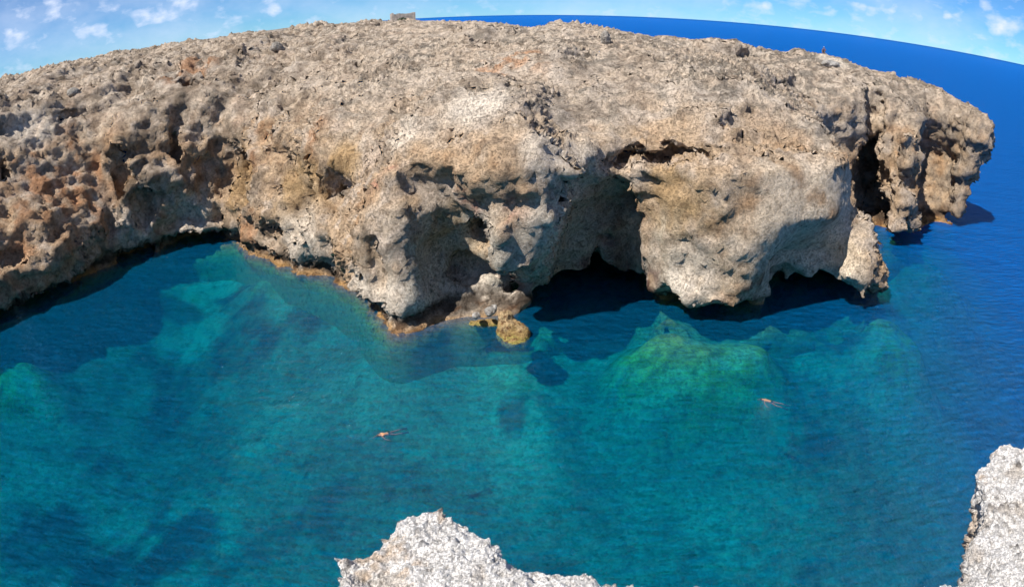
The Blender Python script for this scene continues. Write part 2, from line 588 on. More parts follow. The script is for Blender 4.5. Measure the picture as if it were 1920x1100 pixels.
def on_rock(px, py):
    """Point of the plain headland seen at a point of the photograph."""
    d = ray(px, py)
    t = 25.0
    o = np.array([0, 0, EYE])
    for _ in range(140):
        v = sample(SDF0, o + d * t)
        if v < 0.05 or t > 160: break
        t += max(v * 0.5, 0.05)
    return o + d * t, d


SDF0 = sdf.copy()


def blob(c, r, sign, k=0.5, yaw=0.0, tilt=0.0):
    """Carve (sign -1) or add (sign +1) an ellipsoid; tilt leans it in the plane of its x and z axes."""
    c = np.asarray(c); r = np.asarray(r, float)
    R = r.max() + 1.5
    sl_ = []
    for a, (g0, n) in enumerate(((X0, len(gx)), (Y0, len(gy)), (Z0, len(gz)))):
        i0 = int(max(0, (c[a] - R - g0) / H0)); i1 = int(min(n, (c[a] + R - g0) / H0 + 2))
        if i1 <= i0: return
        sl_.append(slice(i0, i1))
    x = gx[sl_[0]][:, None, None] - c[0]; y = gy[sl_[1]][None, :, None] - c[1]; z = gz[sl_[2]][None, None, :] - c[2]
    cw, sw = math.cos(yaw), math.sin(yaw)
    x, y = x * cw + y * sw, -x * sw + y * cw
    ct, st = math.cos(tilt), math.sin(tilt)
    x, z = x * ct + z * st, -x * st + z * ct
    q = np.sqrt((x / r[0]) ** 2 + (y / r[1]) ** 2 + (z / r[2]) ** 2)
    P = np.stack(np.broadcast_arrays(gx[sl_[0]][:, None, None], gy[sl_[1]][None, :, None], gz[sl_[2]][None, None, :]), -1).reshape(-1, 3).astype(np.float32)
    wn = (fbm(P / 2.6, 2, 401) * 0.5 + fbm(P / 1.2, 2, 411) * 0.35).reshape(q.shape)
    d = (q * (1 + wn) - 1) * r.min()
    sub = sdf[sl_[0], sl_[1], sl_[2]]
    sdf[sl_[0], sl_[1], sl_[2]] = smax(sub, -d, k) if sign < 0 else smin(sub, d, k)


def carve(px, py, r, into=0.0, k=0.4, z=None, tilt=0.0):
    p, d = on_rock(px, py)
    f = d * (1, 1, 0); f /= np.linalg.norm(f)
    c = p + f * into
    if z is not None: c[2] = z
    blob(c, r, -1, k, math.atan2(-f[0], f[1]), tilt)


def bulge(px, py, r, into=0.0, k=0.8, z=None, tilt=0.0):
    p, d = on_rock(px, py)
    f = d * (1, 1, 0); f /= np.linalg.norm(f)
    c = p + f * into
    if z is not None: c[2] = z
    blob(c, r, 1, k, math.atan2(-f[0], f[1]), tilt)


# large weathering noise: lumps, strata ledges and vertical ribs
band = np.argwhere((np.abs(sdf) < 3.5))
bp_ = band * H0 + (X0, Y0, Z0)
bp_ = bp_.astype(np.float32)
lump = fbm(bp_ / 9.0, 3, 11)
mid = fbm(bp_ / 3.6, 3, 31, ridged=True)
rib = fbm(bp_ * np.array([1 / 4.2, 1 / 4.2, 1 / 12.0], np.float32), 3, 51, ridged=True)
leftm = 1 - smooth(-26, -12, bp_[:, 0])              # the left cove is the most broken
faceM = smooth(13, 22, bp_[:, 0]) * (1 - smooth(28, 33, bp_[:, 0])) * (1 - smooth(12, 14, bp_[:, 2]))
lowC = smooth(-11, -7, bp_[:, 0]) * (1 - smooth(12, 14, bp_[:, 0])) * (1 - smooth(7, 10.5, bp_[:, 2]))
amp = (1.0 - 0.85 * faceM) * (1 - 0.55 * lowC)
topm = smooth(-1.5, 1.0, bp_[:, 2] - np.interp(bp_[:, 0], HM_X, np.array(HM_Z) - 4))
warp = np.stack([fbm(bp_ / 4.0, 2, 77 + k) for k in range(3)], 1) * 0.8
fa1 = chisel((bp_ + 0.5 * warp) / 6.5, 1, 33)
fa2 = chisel((bp_ + 0.3 * warp) / 2.6, 1, 43)
strata = vnoise(np.stack([bp_[:, 0] / 30, bp_[:, 1] / 30, (bp_[:, 2] + 0.9 * lump) / 1.15], 1), 88)
dd = amp * (0.5 * lump + (0.08 + 0.22 * leftm) * mid + (0.1 + 0.45 * leftm) * rib * (1 - topm)
            + (1.3 + 0.7 * leftm) * fa1 + (0.45 + 0.25 * leftm) * fa2 + 0.2 * strata * (1 - topm))
dd = dd * (1 - 0.5 * topm) * (0.25 + 0.75 * smooth(-2.5, 0.0, bp_[:, 2]))
sdf[tuple(band.T)] -= (dd - 0.1).astype(np.float32)

# the caves, alcoves and ledges one can see
carve(455, 330, (2.8, 2.6, 2.6), 0.4, tilt=0.2)
carve(560, 375, (3.4, 1.4, 2.6), 0.2, 0.8)
carve(626, 362, (1.9, 2.6, 2.2), 0.8, 0.3)
carve(365, 470, (4.6, 4.5, 1.7), 1.0, 0.4, z=0.2)
carve(255, 490, (2.6, 2.5, 1.1), 1.0, 0.4, z=0.2)
carve(90, 560, (5.0, 2.5, 1.2), 1.2, 0.5, z=0.1)
carve(10, 600, (5.0, 2.2, 1.2), 1.0, 0.5, z=0.1)
carve(900, 440, (1.5, 2.8, 2.1), 0.6, 0.4, tilt=-0.35)
carve(890, 505, (2.0, 2.2, 1.8), 0.5, 0.5, tilt=-0.4)
carve(1112, 588, (7.0, 13.0, 3.4), 5.0, 0.4, z=-0.5)
blob(onplane(1248, 582, 0.7) + (0, 0.4, 0), (1.4, 2.2, 1.5), -1, 0.3)
carve(912, 548, (1.6, 1.3, 1.4), 0.1, 0.5)
carve(1525, 592, (6.0, 10.0, 3.2), 4.0, 0.4, z=-0.1)
carve(1350, 612, (4.6, 6.0, 2.0), 2.6, 0.4, z=0.0)
carve(1470, 520, (3.4, 1.6, 1.2), 0.3, 0.5, tilt=-0.3)
carve(1685, 480, (4.6, 7.0, 2.0), 1.6, 0.5, z=0.2)
carve(1235, 296, (3.4, 2.6, 0.6), 0.6, 0.2, tilt=0.15)
carve(1640, 225, (1.2, 3.6, 5.0), 0.6, 0.4, tilt=0.1)
carve(1625, 340, (2.0, 8.0, 5.8), 3.6, 0.5)
carve(1640, 420, (2.6, 8.0, 4.0), 4.0, 0.5)
carve(1748, 330, (2.6, 8.0, 7.0), 4.5, 0.5)
for px, py, r in ((790, 140, (0.8, 1.4, 1.2)), (765, 155, (1.0, 0.7, 0.6)), (383, 145, (0.8, 1.4, 2.2)), (350, 160, (1.2, 1.2, 1.6)),
                  (140, 215, (1.8, 1.0, 0.6)), (225, 330, (1.0, 1.8, 4.4)), (330, 290, (0.8, 1.5, 3.2)), (265, 390, (1.4, 1.8, 2.6)),
                  (410, 290, (0.8, 1.4, 3.0)), (205, 410, (0.9, 1.8, 2.8)), (960, 165, (0.8, 1.3, 0.8)), (702, 510, (0.4, 0.9, 2.4)), (405, 410, (0.5, 1.2, 1.6)),
                  (1280, 195, (1.4, 1.0, 0.5)), (1510, 272, (1.8, 1.2, 0.4)), (850, 245, (0.4, 0.9, 1.0)), (1130, 70, (1.0, 1.2, 0.8)), (930, 70, (2.5, 1.5, 0.7)), (1210, 60, (2.5, 1.5, 0.6)),
                  (5, 300, (0.6, 1.4, 2.8)), (30, 480, (2.0, 1.5, 0.9)), (500, 190, (0.5, 0.8, 1.6))):
    carve(px, py, r, 0.3, 0.3)
bulge(945, 455, (1.2, 1.3, 2.6), -0.1, 0.6)
bulge(1615, 490, (1.3, 1.5, 1.8), -0.4, 0.4)
bulge(1690, 375, (1.7, 1.7, 3.0), -0.6, 0.6)
bulge(1700, 300, (1.3, 1.4, 2.6), -0.4, 0.6)
bulge(900, 66, (4.0, 2.4, 1.2), 0.0, 0.6)
bulge(1340, 85, (4.0, 2.0, 0.9), 0.0, 0.6)

def project(P):
    v = P - np.array([0, 0, EYE])
    n = np.linalg.norm(v, axis=1)
    x, zz = v[:, 0], v[:, 1] * math.cos(PITCH) - v[:, 2] * math.sin(PITCH)
    y = v[:, 1] * math.sin(PITCH) + v[:, 2] * math.cos(PITCH)
    x, y = x * math.cos(ROLL) + y * math.sin(ROLL), -x * math.sin(ROLL) + y * math.cos(ROLL)
    r = 2 * FPX * np.sin(np.arccos(np.clip(zz / n, -1, 1)) / 2)
    h = np.hypot(x, y) + 1e-9
    return 960 + r * x / h, 550 - r * y / h, n


def part_of(o, mask):
    """A new mesh object of the masked quads of o."""
    co_ = get_co(o.data)
    f_ = np.empty(len(o.data.polygons) * 4, np.int32)
    o.data.polygons.foreach_get('vertices', f_)
    f_ = f_.reshape(-1, 4)[mask]
    u, inv = np.unique(f_, return_inverse=True)
    return mesh_np('piece', co_[u], inv.reshape(-1, 4))


def arrays(o):
    f_ = np.empty(len(o.data.polygons) * 4, np.int32)
    o.data.polygons.foreach_get('vertices', f_)
    return get_co(o.data), get_no(o.data), f_.reshape(-1, 4)


raw = vdb_mesh('raw', sdf, (X0, Y0, Z0), H0)
fc = np.empty(len(raw.data.polygons) * 3, np.float32); raw.data.polygons.foreach_get('center', fc); fc = fc.reshape(-1, 3)
fn = np.empty(len(raw.data.polygons) * 3, np.float32); raw.data.polygons.foreach_get('normal', fn); fn = fn.reshape(-1, 3)
qx, qy, qd = project(fc)
facing = (fn * (np.array([0, 0, EYE]) - fc)).sum(1) / qd
inframe = (qx > -90) & (qx < 2000) & (qy > -60)
edge = (fc[:, 0] < X0 + 1) | (fc[:, 1] > Y1 - 1) | (fc[:, 2] < Z0 + 1)
vis = inframe & (facing > -0.35) & (fc[:, 2] > -2.6) & ~edge
fine = vis & (qd < 82)
pieces = []
for mask, lev in ((fine, 2), (vis & ~fine, 1), (~vis & ~edge, 0)):
    o = part_of(raw, mask)
    if lev: subdivide(o, lev)
    pieces.append(arrays(o))
    bpy.data.objects.remove(o)
bpy.data.objects.remove(raw)
off = np.cumsum([0] + [len(p[0]) for p in pieces])
co = np.concatenate([p[0] for p in pieces]); no = np.concatenate([p[1] for p in pieces])
fa = np.concatenate([p[2] + off[k] for k, p in enumerate(pieces)])
print('cliff verts', [len(p[0]) for p in pieces])
up = no[:, 2]
flat = smooth(0.35, 0.85, up)
wet = 1 - smooth(0.3, 1.6, co[:, 2] + 0.7 * fbm(co / 1.3, 3, 5))
faceM = smooth(13, 22, co[:, 0]) * (1 - smooth(28, 33, co[:, 0])) * (1 - smooth(12, 14, co[:, 2]))
leftm = 1 - smooth(-26, -12, co[:, 0])
rightm = smooth(4, 22, co[:, 0])
f1, f2 = worley(co / 1.05 + 0.35 * fbm(co / 0.8, 2, 71)[:, None], 3)
lowv = smooth(-0.25, 0.3, fbm(co / 9.0, 2, 48))
karst = flat * (0.25 + 0.75 * rightm) * (0.3 + 0.7 * lowv)
rid = fbm(co / 1.1, 4, 91, 0.6, ridged=True)
soft = fbm(co / 2.4, 3, 21)
pits = smooth(0.34, 0.08, f1) * smooth(0.15, 0.45, fbm(co / 4, 2, 44))
wq = np.stack([fbm(co / 0.9, 2, 140 + k) for k in range(3)], 1)
f3 = chisel((co + 0.15 * wq) / 1.5, 4, 53, 0.56)
_, _, st1 = worley((co + 0.5 * wq) / np.array([1.3, 1.3, 0.9], np.float32), 53, True)
_, _, st2 = worley((co + 0.2 * wq) / 0.5, 63, True)
e1, e2 = worley((co + 0.25 * wq) / 0.6, 83)
topk = np.maximum(flat, 0.8 * smooth(14, 18, co[:, 2]))
c1, c2 = worley((co + 0.8 * wq) / np.array([2.6, 2.6, 1.7], np.float32), 73)
crack = smooth(0.08, 0.0, c2 - c1) * smooth(-0.05, 0.3, fbm(co / 3.5, 2, 75))
crack2 = smooth(0.10, 0.0, e2 - e1) * smooth(0.05, 0.3, fbm(co / 1.8, 2, 76))
jag = 0.5 - np.abs(fbm(co / 0.55, 3, 61, 0.6))                       # sharp little crests
spk = fbm(co / 0.26, 2, 66, 0.6, ridged=True)
bed = (co[:, 2] + 0.05 * co[:, 0] + 1.1 * fbm(co / 7.0, 2, 95)) / 1.75
bed = (bed - np.floor(bed) - 0.5) * smooth(-0.05, 0.35, fbm(co / np.array([6, 6, 2.5], np.float32), 2, 97)) * (1 - flat)
d = (0.06 * soft + 0.52 * bed + (0.03 + 0.24 * karst + 0.05 * leftm) * rid - 0.16 * pits * (1 - faceM)
     - (0.10 + 0.40 * rightm) * (0.2 + 0.8 * lowv) * topk * smooth(0.36, 0.12, e1) * smooth(-0.2, 0.25, fbm(co / 3.0, 3, 47))
     + (0.50 + 0.2 * karst + 0.2 * leftm) * f3 + (0.40 + 0.16 * karst + 0.12 * leftm) * (st1 - 0.5) + (0.26 + 0.12 * karst + 0.08 * leftm) * (st2 - 0.5)
     - 0.26 * (1 - topk) * (1 - faceM) * smooth(0.36, 0.12, e1) * smooth(0.0, 0.35, fbm(co / 2.6, 3, 49)) - 0.42 * crack - 0.16 * crack2 + (0.16 + 0.12 * topk * lowv) * jag + 0.11 * spk)
lowC = smooth(-11, -7, co[:, 0]) * (1 - smooth(12, 14, co[:, 0])) * (1 - smooth(7, 10.5, co[:, 2]))
d *= (1 - 0.5 * lowC) * (1 - 0.86 * faceM) * (1 - 0.4 * topk * (1 - lowv)) * (0.15 + 0.85 * smooth(-1.4, 0.2, co[:, 2]))
co2 = co + no * d[:, None].astype(np.float32)
cliff = mesh_np('cliff', co2, fa, M_CLIFF, shade=False)
me = cliff.data
PX, PY, PD = project(co2)


def surf(px, py, tol=4.0):
    """Nearest point of the finished rock seen at a point of the photograph."""
    k = np.flatnonzero((np.abs(PX - px) < tol) & (np.abs(PY - py) < tol))
    return co2[k[np.argmin(PD[k])]]




# ---- the stone's colours, with some shade painted in
def mixc(c, rgb, w):
    return c + (np.asarray(rgb, np.float32) - c) * np.clip(w, 0, 1)[:, None]


def near(px, py, r, seed=0, stretch=(1, 1, 1)):
    p, _ = on_rock(px, py)
    q = (co - p.astype(np.float32)) / np.asarray(stretch, np.float32)
    return smooth(1.25, 0.55, np.linalg.norm(q, axis=1) / r + 0.45 * BLOTCH)


BLOTCH = fbm(co / 2.2, 4, 101, 0.6)
big = fbm(co / 7.0, 4, 111)
sm = fbm(co / 0.8, 4, 121, 0.65)
streak = fbm(co * np.array([1 / 1.3, 1 / 1.3, 1 / 9.0], np.float32), 4, 131)
c = np.tile(np.array([0.43, 0.32, 0.22], np.float32), (len(co), 1))
c = mixc(c, (0.50, 0.41, 0.32), smooth(-0.1, 0.4, big))
c = mixc(c, (0.47, 0.41, 0.36), 0.7 * smooth(0.0, 0.35, BLOTCH))
c = mixc(c, (0.33, 0.205, 0.115), 0.75 * smooth(0.05, 0.45, -BLOTCH + 0.3 * big))
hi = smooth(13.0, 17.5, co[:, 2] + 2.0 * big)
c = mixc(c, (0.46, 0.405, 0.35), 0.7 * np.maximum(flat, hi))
c = mixc(c, (0.13, 0.12, 0.105), (0.66 * np.maximum(flat, 0.9 * hi) + 0.15) * smooth(0.08, 0.36, sm + 0.35 * big + 0.1 * rightm))     # dark lichen
rust = fbm(co / 3.0 + 40.0, 4, 141, 0.6)
c = mixc(c, (0.36, 0.205, 0.115), 0.4 * smooth(0.12, 0.4, rust) * (0.35 + 0.65 * leftm) * (1 - 0.6 * hi))
c = mixc(c, (0.14, 0.11, 0.085), 0.6 * smooth(0.16, 0.42, fbm(co / 1.6 + 9.0, 4, 151, 0.62)) * (1 - 0.5 * faceM))
c = mixc(c, (0.17, 0.13, 0.095), 0.6 * leftm * (1 - flat) * smooth(-0.05, 0.4, streak + 0.5 * sm))
orange = (0.46, 0.24, 0.125)
for px, py, r in ((110, 300, 5.5), (150, 370, 4.5), (70, 350, 3.5), (480, 250, 3.0), (600, 240, 2.0), (370, 130, 3.0), (20, 430, 4.0), (330, 150, 2.5), (470, 440, 1.5), (1355, 452, 0.8), (960, 110, 4)):
    c = mixc(c, orange, 0.6 * near(px, py, r, stretch=(1, 1, 1.5)) * smooth(-0.15, 0.3, streak + 0.3 * sm))
for px, py, r in ((560, 370, 4.0), (450, 340, 3.6), (640, 300, 2.2), (870, 460, 4.0), (1260, 380, 3.2)):
    c = mixc(c, (0.37, 0.25, 0.125), 0.7 * near(px, py, r))
for px, py, r in ((1030, 290, 2.4), (1080, 330, 3.0), (740, 245, 2.2), (740, 580, 2.6), (680, 540, 2.0), (1280, 530, 3.2), (820, 560, 4.5), (920, 560, 4.0), (360, 410, 3.0), (250, 430, 3.0), (560, 450, 4.0), (900, 195, 3.0), (1560, 110, 2.5), (60, 240, 3.0), (1250, 560, 2.5), (1540, 540, 4.0), (880, 420, 1.0), (1050, 420, 3.0)):
    c = mixc(c, (0.60, 0.545, 0.48), 0.75 * near(px, py, r))
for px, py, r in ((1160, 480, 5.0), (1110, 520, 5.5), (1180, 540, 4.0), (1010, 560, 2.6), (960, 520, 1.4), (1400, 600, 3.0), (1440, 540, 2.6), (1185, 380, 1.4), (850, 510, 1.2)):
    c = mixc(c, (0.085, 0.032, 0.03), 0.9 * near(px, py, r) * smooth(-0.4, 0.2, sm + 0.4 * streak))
for px, py, r in ((700, 345, 1.0), (880, 375, 1.6), (960, 400, 1.2), (725, 305, 0.8)):
    c = mixc(c, (0.42, 0.16, 0.12), 0.55 * near(px, py, r) * smooth(-0.1, 0.3, sm))
c = mixc(c, (0.50, 0.485, 0.43), 0.55 * lowC * smooth(-0.3, 0.3, streak + 0.4 * sm))
# tide line: dark wet band above that also paints the undercut's shade, ochre and green crust at and under the water
c = mixc(c, (0.62, 0.53, 0.42), 0.85 * faceM * smooth(-0.6, 0.0, BLOTCH + 0.5 * streak))
c = mixc(c, (0.25, 0.205, 0.16), 0.6 * smooth(44, 50, co[:, 0] + 2 * BLOTCH) * (1 - flat) * smooth(-0.3, 0.1, sm + BLOTCH))  # grey-brown right headland, its faces darkened partly to stand in for shade
tide = co[:, 2] + 0.5 * BLOTCH
c = mixc(c, (0.05, 0.035, 0.025), 0.9 * smooth(1.9, 1.1, tide) * smooth(0.25, 0.6, tide) * smooth(-0.55, -0.05, sm))
c = mixc(c, (0.36, 0.205, 0.075), 0.85 * smooth(0.55, 0.15, tide))
c = mixc(c, (0.10, 0.05, 0.025), 0.8 * smooth(0.05, 0.35, sm) * smooth(0.9, 0.5, tide))
c = mixc(c, (0.36, 0.32, 0.10), 0.85 * smooth(-0.3, -0.8, tide))
c = mixc(c, (0.30, 0.30, 0.21), 0.95 * smooth(-0.9, -1.9, tide))
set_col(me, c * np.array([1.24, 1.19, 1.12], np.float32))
tag(cliff, 'tall tan limestone headland full of caves, alcoves and overhangs above the turquoise cove', kind='structure')

# ------------------------------------------------------------------ the far plateau, same heights, coarser
fx = np.arange(-330, 60, 1.5); fy = np.arange(84, 340, 1.5)
FX, FY = np.meshgrid(fx, fy, indexing='ij')
rim = poly_sdf(outline(5), FX, FY)
shore_far = poly_sdf(outline(1), FX, FY)
FZ = top_height(FX, FY, -rim)
pp = np.stack([FX.ravel(), FY.ravel(), np.zeros(FX.size)], 1).astype(np.float32)
rough = (0.35 * fbm(pp / 9, 3, 211) + 0.22 * fbm(pp / 3.2, 3, 221, ridged=True)).reshape(FX.shape)
FZ = FZ + rough
FZ = np.where(shore_far > 0, np.maximum(-6, FZ - shore_far * 9), FZ)
inner = smooth(134, 122, FY) * (FX > -108)
FZ = FZ - inner * 2.0
keep = FZ > -5.9
idx = np.arange(FX.size).reshape(FX.shape)
q = np.stack([idx[:-1, :-1], idx[1:, :-1], idx[1:, 1:], idx[:-1, 1:]], -1).reshape(-1, 4)
ok = keep.ravel()[q].any(1) & ((FY.ravel()[q].max(1) > 120) | (FX.ravel()[q].min(1) < -106))
pl = mesh_np('plateau', np.stack([FX.ravel(), FY.ravel(), FZ.ravel()], 1), q[ok], M_CLIFF)
co = pp * 1
b2 = fbm(pp / 3.0, 4, 231); b3 = fbm(pp / 12.0, 3, 241)
cc = np.tile(np.array([0.41, 0.37, 0.33], np.float32), (len(pp), 1))
cc = mixc(cc, (0.20, 0.19, 0.14), 0.7 * smooth(0.05, 0.4, b2))
cc = mixc(cc, (0.36, 0.26, 0.16), 0.5 * smooth(0.05, 0.4, b3))
set_col(pl.data, cc)
tag(pl, 'flat stony plateau running back from the headland to the skyline', kind='structure')

# ------------------------------------------------------------------ sea bed
bx = np.arange(-120, 110, 0.5); by = np.arange(8, 130, 0.5)
BX, BY = np.meshgrid(bx, by, indexing='ij')
dsh = poly_sdf(outline(1), BX, BY)
bpnt = np.stack([BX.ravel(), BY.ravel(), np.zeros(BX.size)], 1).astype(np.float32)
n5 = fbm(bpnt / 11, 3, 301).reshape(BX.shape); n6 = fbm(bpnt / 3.0, 4, 311).reshape(BX.shape)
east = smooth(2, 75, BX - 0.25 * (BY - 50))
n7 = fbm(bpnt / 1.1, 3, 312).reshape(BX.shape)
depth = np.interp(dsh, [-6, 0, 3, 8, 16, 30], [3.0, 4.4, 5.8, 7.6, 9.8, 12.0])
depth = depth + east * np.interp(dsh, [0, 6, 26], [0, 2, 8])
depth = depth + 1.0 * n5 + 0.3 * n6
REEF = [  # submerged ledges: photo point, radii, top depth
    (1250, 632, 4.2, 3.6, 0.5), (1345, 655, 5.5, 3.4, 1.3), (1270, 690, 6.5, 5.5, 2.6), (1400, 650, 3.2, 2.4, 1.6),
    (1692, 598, 4.0, 4.2, 0.6), (1680, 650, 5.0, 5.0, 2.6), (1762, 458, 6.0, 6.0, 0.9), (1755, 500, 6.0, 6.0, 3.2),
    (20, 645, 4.5, 3.0, 0.9), (300, 525, 6.5, 3.6, 2.4), (190, 575, 5.0, 4.0, 3.4), (540, 518, 5.5, 2.4, 2.4),
    (950, 720, 4.0, 3.0, 5.0)]
shelf = np.zeros_like(BX)
for px, py, rx, ry, dz in REEF:
    p = onplane(px, py, -max(dz, 0.8))
    w = np.exp(-(((BX - p[0]) / rx) ** 2 + ((BY - p[1]) / ry) ** 2)) * (1 + 0.35 * n6)
    w = np.clip(w, 0, 1)
    depth = depth - np.clip(depth - dz, 0, 2.0 if dz > 1.0 else 4.0) * w
    shelf = np.maximum(shelf, w * (1.0 if dz < 2 else 0.35))
depth = np.clip(depth, 0.35, 21.0)
cs = np.tile(np.array([0.50, 0.48, 0.40], np.float32), (BX.size, 1))
ud = onplane(470, 790) - onplane(270, 950); ud /= np.linalg.norm(ud)
wv = 3.0 * fbm(bpnt / 8.0, 3, 325)
weed = fbm(np.stack([(bpnt[:, 0] * ud[0] + bpnt[:, 1] * ud[1] + wv) / 7.5, (-bpnt[:, 0] * ud[1] + bpnt[:, 1] * ud[0] + wv) / 5.0, 0 * bpnt[:, 0]], 1).astype(np.float32), 6, 321, 0.6)
weed = weed + 0.12 * n7.ravel() + 0.06 * smooth(0, -30, bpnt[:, 0]) - 0.10 * smooth(0, 20, bpnt[:, 0])
cs = cs * (0.95 + 0.75 * fbm(bpnt / 7.0 + 5.0, 4, 331, 0.55))[:, None]
cs = mixc(cs, (0.10, 0.13, 0.12), 0.75 * smooth(-0.02, 0.36, weed))
sh = shelf.ravel() * (1 + 1.3 * n6.ravel() + 0.8 * n7.ravel()) + 0.1 * n7.ravel()
cs = mixc(cs, (0.60, 0.54, 0.27), 0.8 * smooth(0.15, 0.55, sh))
cs = mixc(cs, (0.68, 0.50, 0.12), 0.95 * smooth(0.55, 0.9, sh))
cs = mixc(cs, (0.16, 0.15, 0.06), 0.6 * smooth(0.05, 0.4, n7.ravel() + 0.5 * n6.ravel()) * smooth(0.3, 0.6, sh))
for px, py, rx, ry in ((400, 840, 4.2, 2.6), (330, 910, 3.0, 3.0), (70, 670, 4.5, 4.0), (330, 590, 3.5, 1.6), (250, 640, 2.5, 2.0), (860, 690, 3.0, 1.4), (960, 780, 1.6, 2.2),
                       (830, 840, 2.0, 1.4), (1190, 930, 2.2, 1.4), (1560, 690, 4.0, 1.6), (1720, 690, 2.2, 1.4), (60, 930, 3.0, 5.0), (120, 790, 3.0, 2.0), (1560, 800, 4, 1.6), (1080, 690, 3, 1.2), (100, 1000, 3.0, 4.0)):
    p = onplane(px, py, -6)
    w = np.exp(-(((BX - p[0]) / rx) ** 2 + ((BY - p[1]) / ry) ** 2)).ravel() * (1 + 1.2 * n6.ravel()) + 0.9 * weed
    cs = mixc(cs, (0.055, 0.08, 0.085), 0.8 * smooth(0.3, 0.85, w))
idx = np.arange(BX.size).reshape(BX.shape)
q = np.stack([idx[:-1, :-1], idx[1:, :-1], idx[1:, 1:], idx[:-1, 1:]], -1).reshape(-1, 4)
sb = mesh_np('seabed', np.stack([BX.ravel(), BY.ravel(), -depth.ravel()], 1), q, M_SEABED)
set_col(sb.data, cs)
tag(sb, 'pale sandy sea floor with dark weed patches and ochre ledges under the clear water', kind='structure')
FAR = 45000.0
fb = mesh_np('seabed', np.array([[-FAR, -FAR, -22], [FAR, -FAR, -22], [FAR, FAR, -22], [-FAR, FAR, -22]], float), np.array([[0, 1, 2, 3]]), M_SEABED)
set_col(fb.data, np.tile(np.array([0.36, 0.35, 0.30]), (4, 1)))
tag(fb, 'deep sea floor far below the open blue water', kind='structure')

# ------------------------------------------------------------------ the sea: clear body of water with a rippled skin
m, t, out = mat_new('sea_water')
l = t.links.new
geo = N(t, 'ShaderNodeNewGeometry')
mpw = N(t, 'ShaderNodeMapping'); mpw.inputs['Rotation'].default_value = (0, 0, math.radians(-28)); mpw.inputs['Scale'].default_value = (0.75, 1.9, 1)
l(geo.outputs['Position'], mpw.inputs[0])
w1 = N(t, 'ShaderNodeTexNoise', i={'Scale': 0.9, 'Detail': 6.0, 'Roughness': 0.62, 'Distortion': 0.6})
w2 = N(t, 'ShaderNodeTexNoise', i={'Scale': 0.16, 'Detail': 3.0, 'Roughness': 0.5, 'Distortion': 0.3})
l(mpw.outputs[0], w1.inputs['Vector']); l(mpw.outputs[0], w2.inputs['Vector'])
wa = N(t, 'ShaderNodeMath', operation='MULTIPLY_ADD'); wa.inputs[1].default_value = 1.6
l(w2.outputs['Fac'], wa.inputs[0]); l(w1.outputs['Fac'], wa.inputs[2])
bw = N(t, 'ShaderNodeBump'); bw.inputs['Strength'].default_value = 1.0; bw.inputs['Distance'].default_value = 0.5
l(wa.outputs[0], bw.inputs['Height'])
fr = N(t, 'ShaderNodeFresnel', i={'IOR': 1.333}); l(bw.outputs[0], fr.inputs['Normal'])
gl = N(t, 'ShaderNodeBsdfGlossy', i={'Roughness': 0.05, 'Color': (1, 1, 1, 1)}); l(bw.outputs[0], gl.inputs['Normal'])
tr = N(t, 'ShaderNodeBsdfTransparent', i={'Color': (0.96, 0.98, 0.98, 1)})
df = N(t, 'ShaderNodeBsdfDiffuse', i={'Color': (0.0, 0.1, 0.3, 1)}); l(bw.outputs[0], df.inputs['Normal'])
# greener sediment-rich water inside the cove, clear blue outside it
sx = N(t, 'ShaderNodeSeparateXYZ'); l(geo.outputs['Position'], sx.inputs[0])
ex = N(t, 'ShaderNodeMath', operation='MULTIPLY_ADD'); ex.inputs[1].default_value = -0.22
l(sx.outputs[1], ex.inputs[0]); l(sx.outputs[0], ex.inputs[2])
wn_ = N(t, 'ShaderNodeTexNoise', i={'Scale': 0.06, 'Detail': 3.0}); l(geo.outputs['Position'], wn_.inputs['Vector'])
e2 = N(t, 'ShaderNodeMath', operation='MULTIPLY_ADD'); e2.inputs[1].default_value = 24.0
l(wn_.outputs['Fac'], e2.inputs[0]); l(ex.outputs[0], e2.inputs[2])
mr = N(t, 'ShaderNodeMapRange', interpolation_type='SMOOTHSTEP'); mr.inputs['From Min'].default_value = 16; mr.inputs['From Max'].default_value = 62
fo = N(t, 'ShaderNodeMath', operation='SUBTRACT'); fo.inputs[1].default_value = 75.0; l(sx.outputs[1], fo.inputs[0])
fm = N(t, 'ShaderNodeMath', operation='MAXIMUM'); l(e2.outputs[0], fm.inputs[0]); l(fo.outputs[0], fm.inputs[1])
l(fm.outputs[0], mr.inputs['Value'])
wc = N(t, 'ShaderNodeMix', data_type='RGBA'); wc.inputs['A'].default_value = (0.0, 0.15, 0.36, 1); wc.inputs['B'].default_value = (0.0, 0.15, 0.60, 1)
l(mr.outputs['Result'], wc.inputs['Factor']); l(wc.outputs['Result'], df.inputs['Color'])
bd = N(t, 'ShaderNodeMapRange'); bd.inputs['To Min'].default_value = 0.9; bd.inputs['To Max'].default_value = 1.8; l(mr.outputs['Result'], bd.inputs['Value']); l(bd.outputs['Result'], bw.inputs['Distance'])
mt = N(t, 'ShaderNodeMapRange'); mt.inputs['To Min'].default_value = 0.31; mt.inputs['To Max'].default_value = 0.78; l(mr.outputs['Result'], mt.inputs['Value'])
mb = N(t, 'ShaderNodeMixShader'); l(mt.outputs['Result'], mb.inputs[0])
l(tr.outputs[0], mb.inputs[1]); l(df.outputs[0], mb.inputs[2])
ms = N(t, 'ShaderNodeMixShader')
frs = N(t, 'ShaderNodeMath', operation='MULTIPLY')
fk = N(t, 'ShaderNodeMapRange'); fk.inputs['To Min'].default_value = 0.36; fk.inputs['To Max'].default_value = 0.2; l(mr.outputs['Result'], fk.inputs['Value']); l(fk.outputs['Result'], frs.inputs[1])
l(fr.outputs[0], frs.inputs[0])
l(frs.outputs[0], ms.inputs[0]); l(mb.outputs[0], ms.inputs[1]); l(gl.outputs[0], ms.inputs[2])
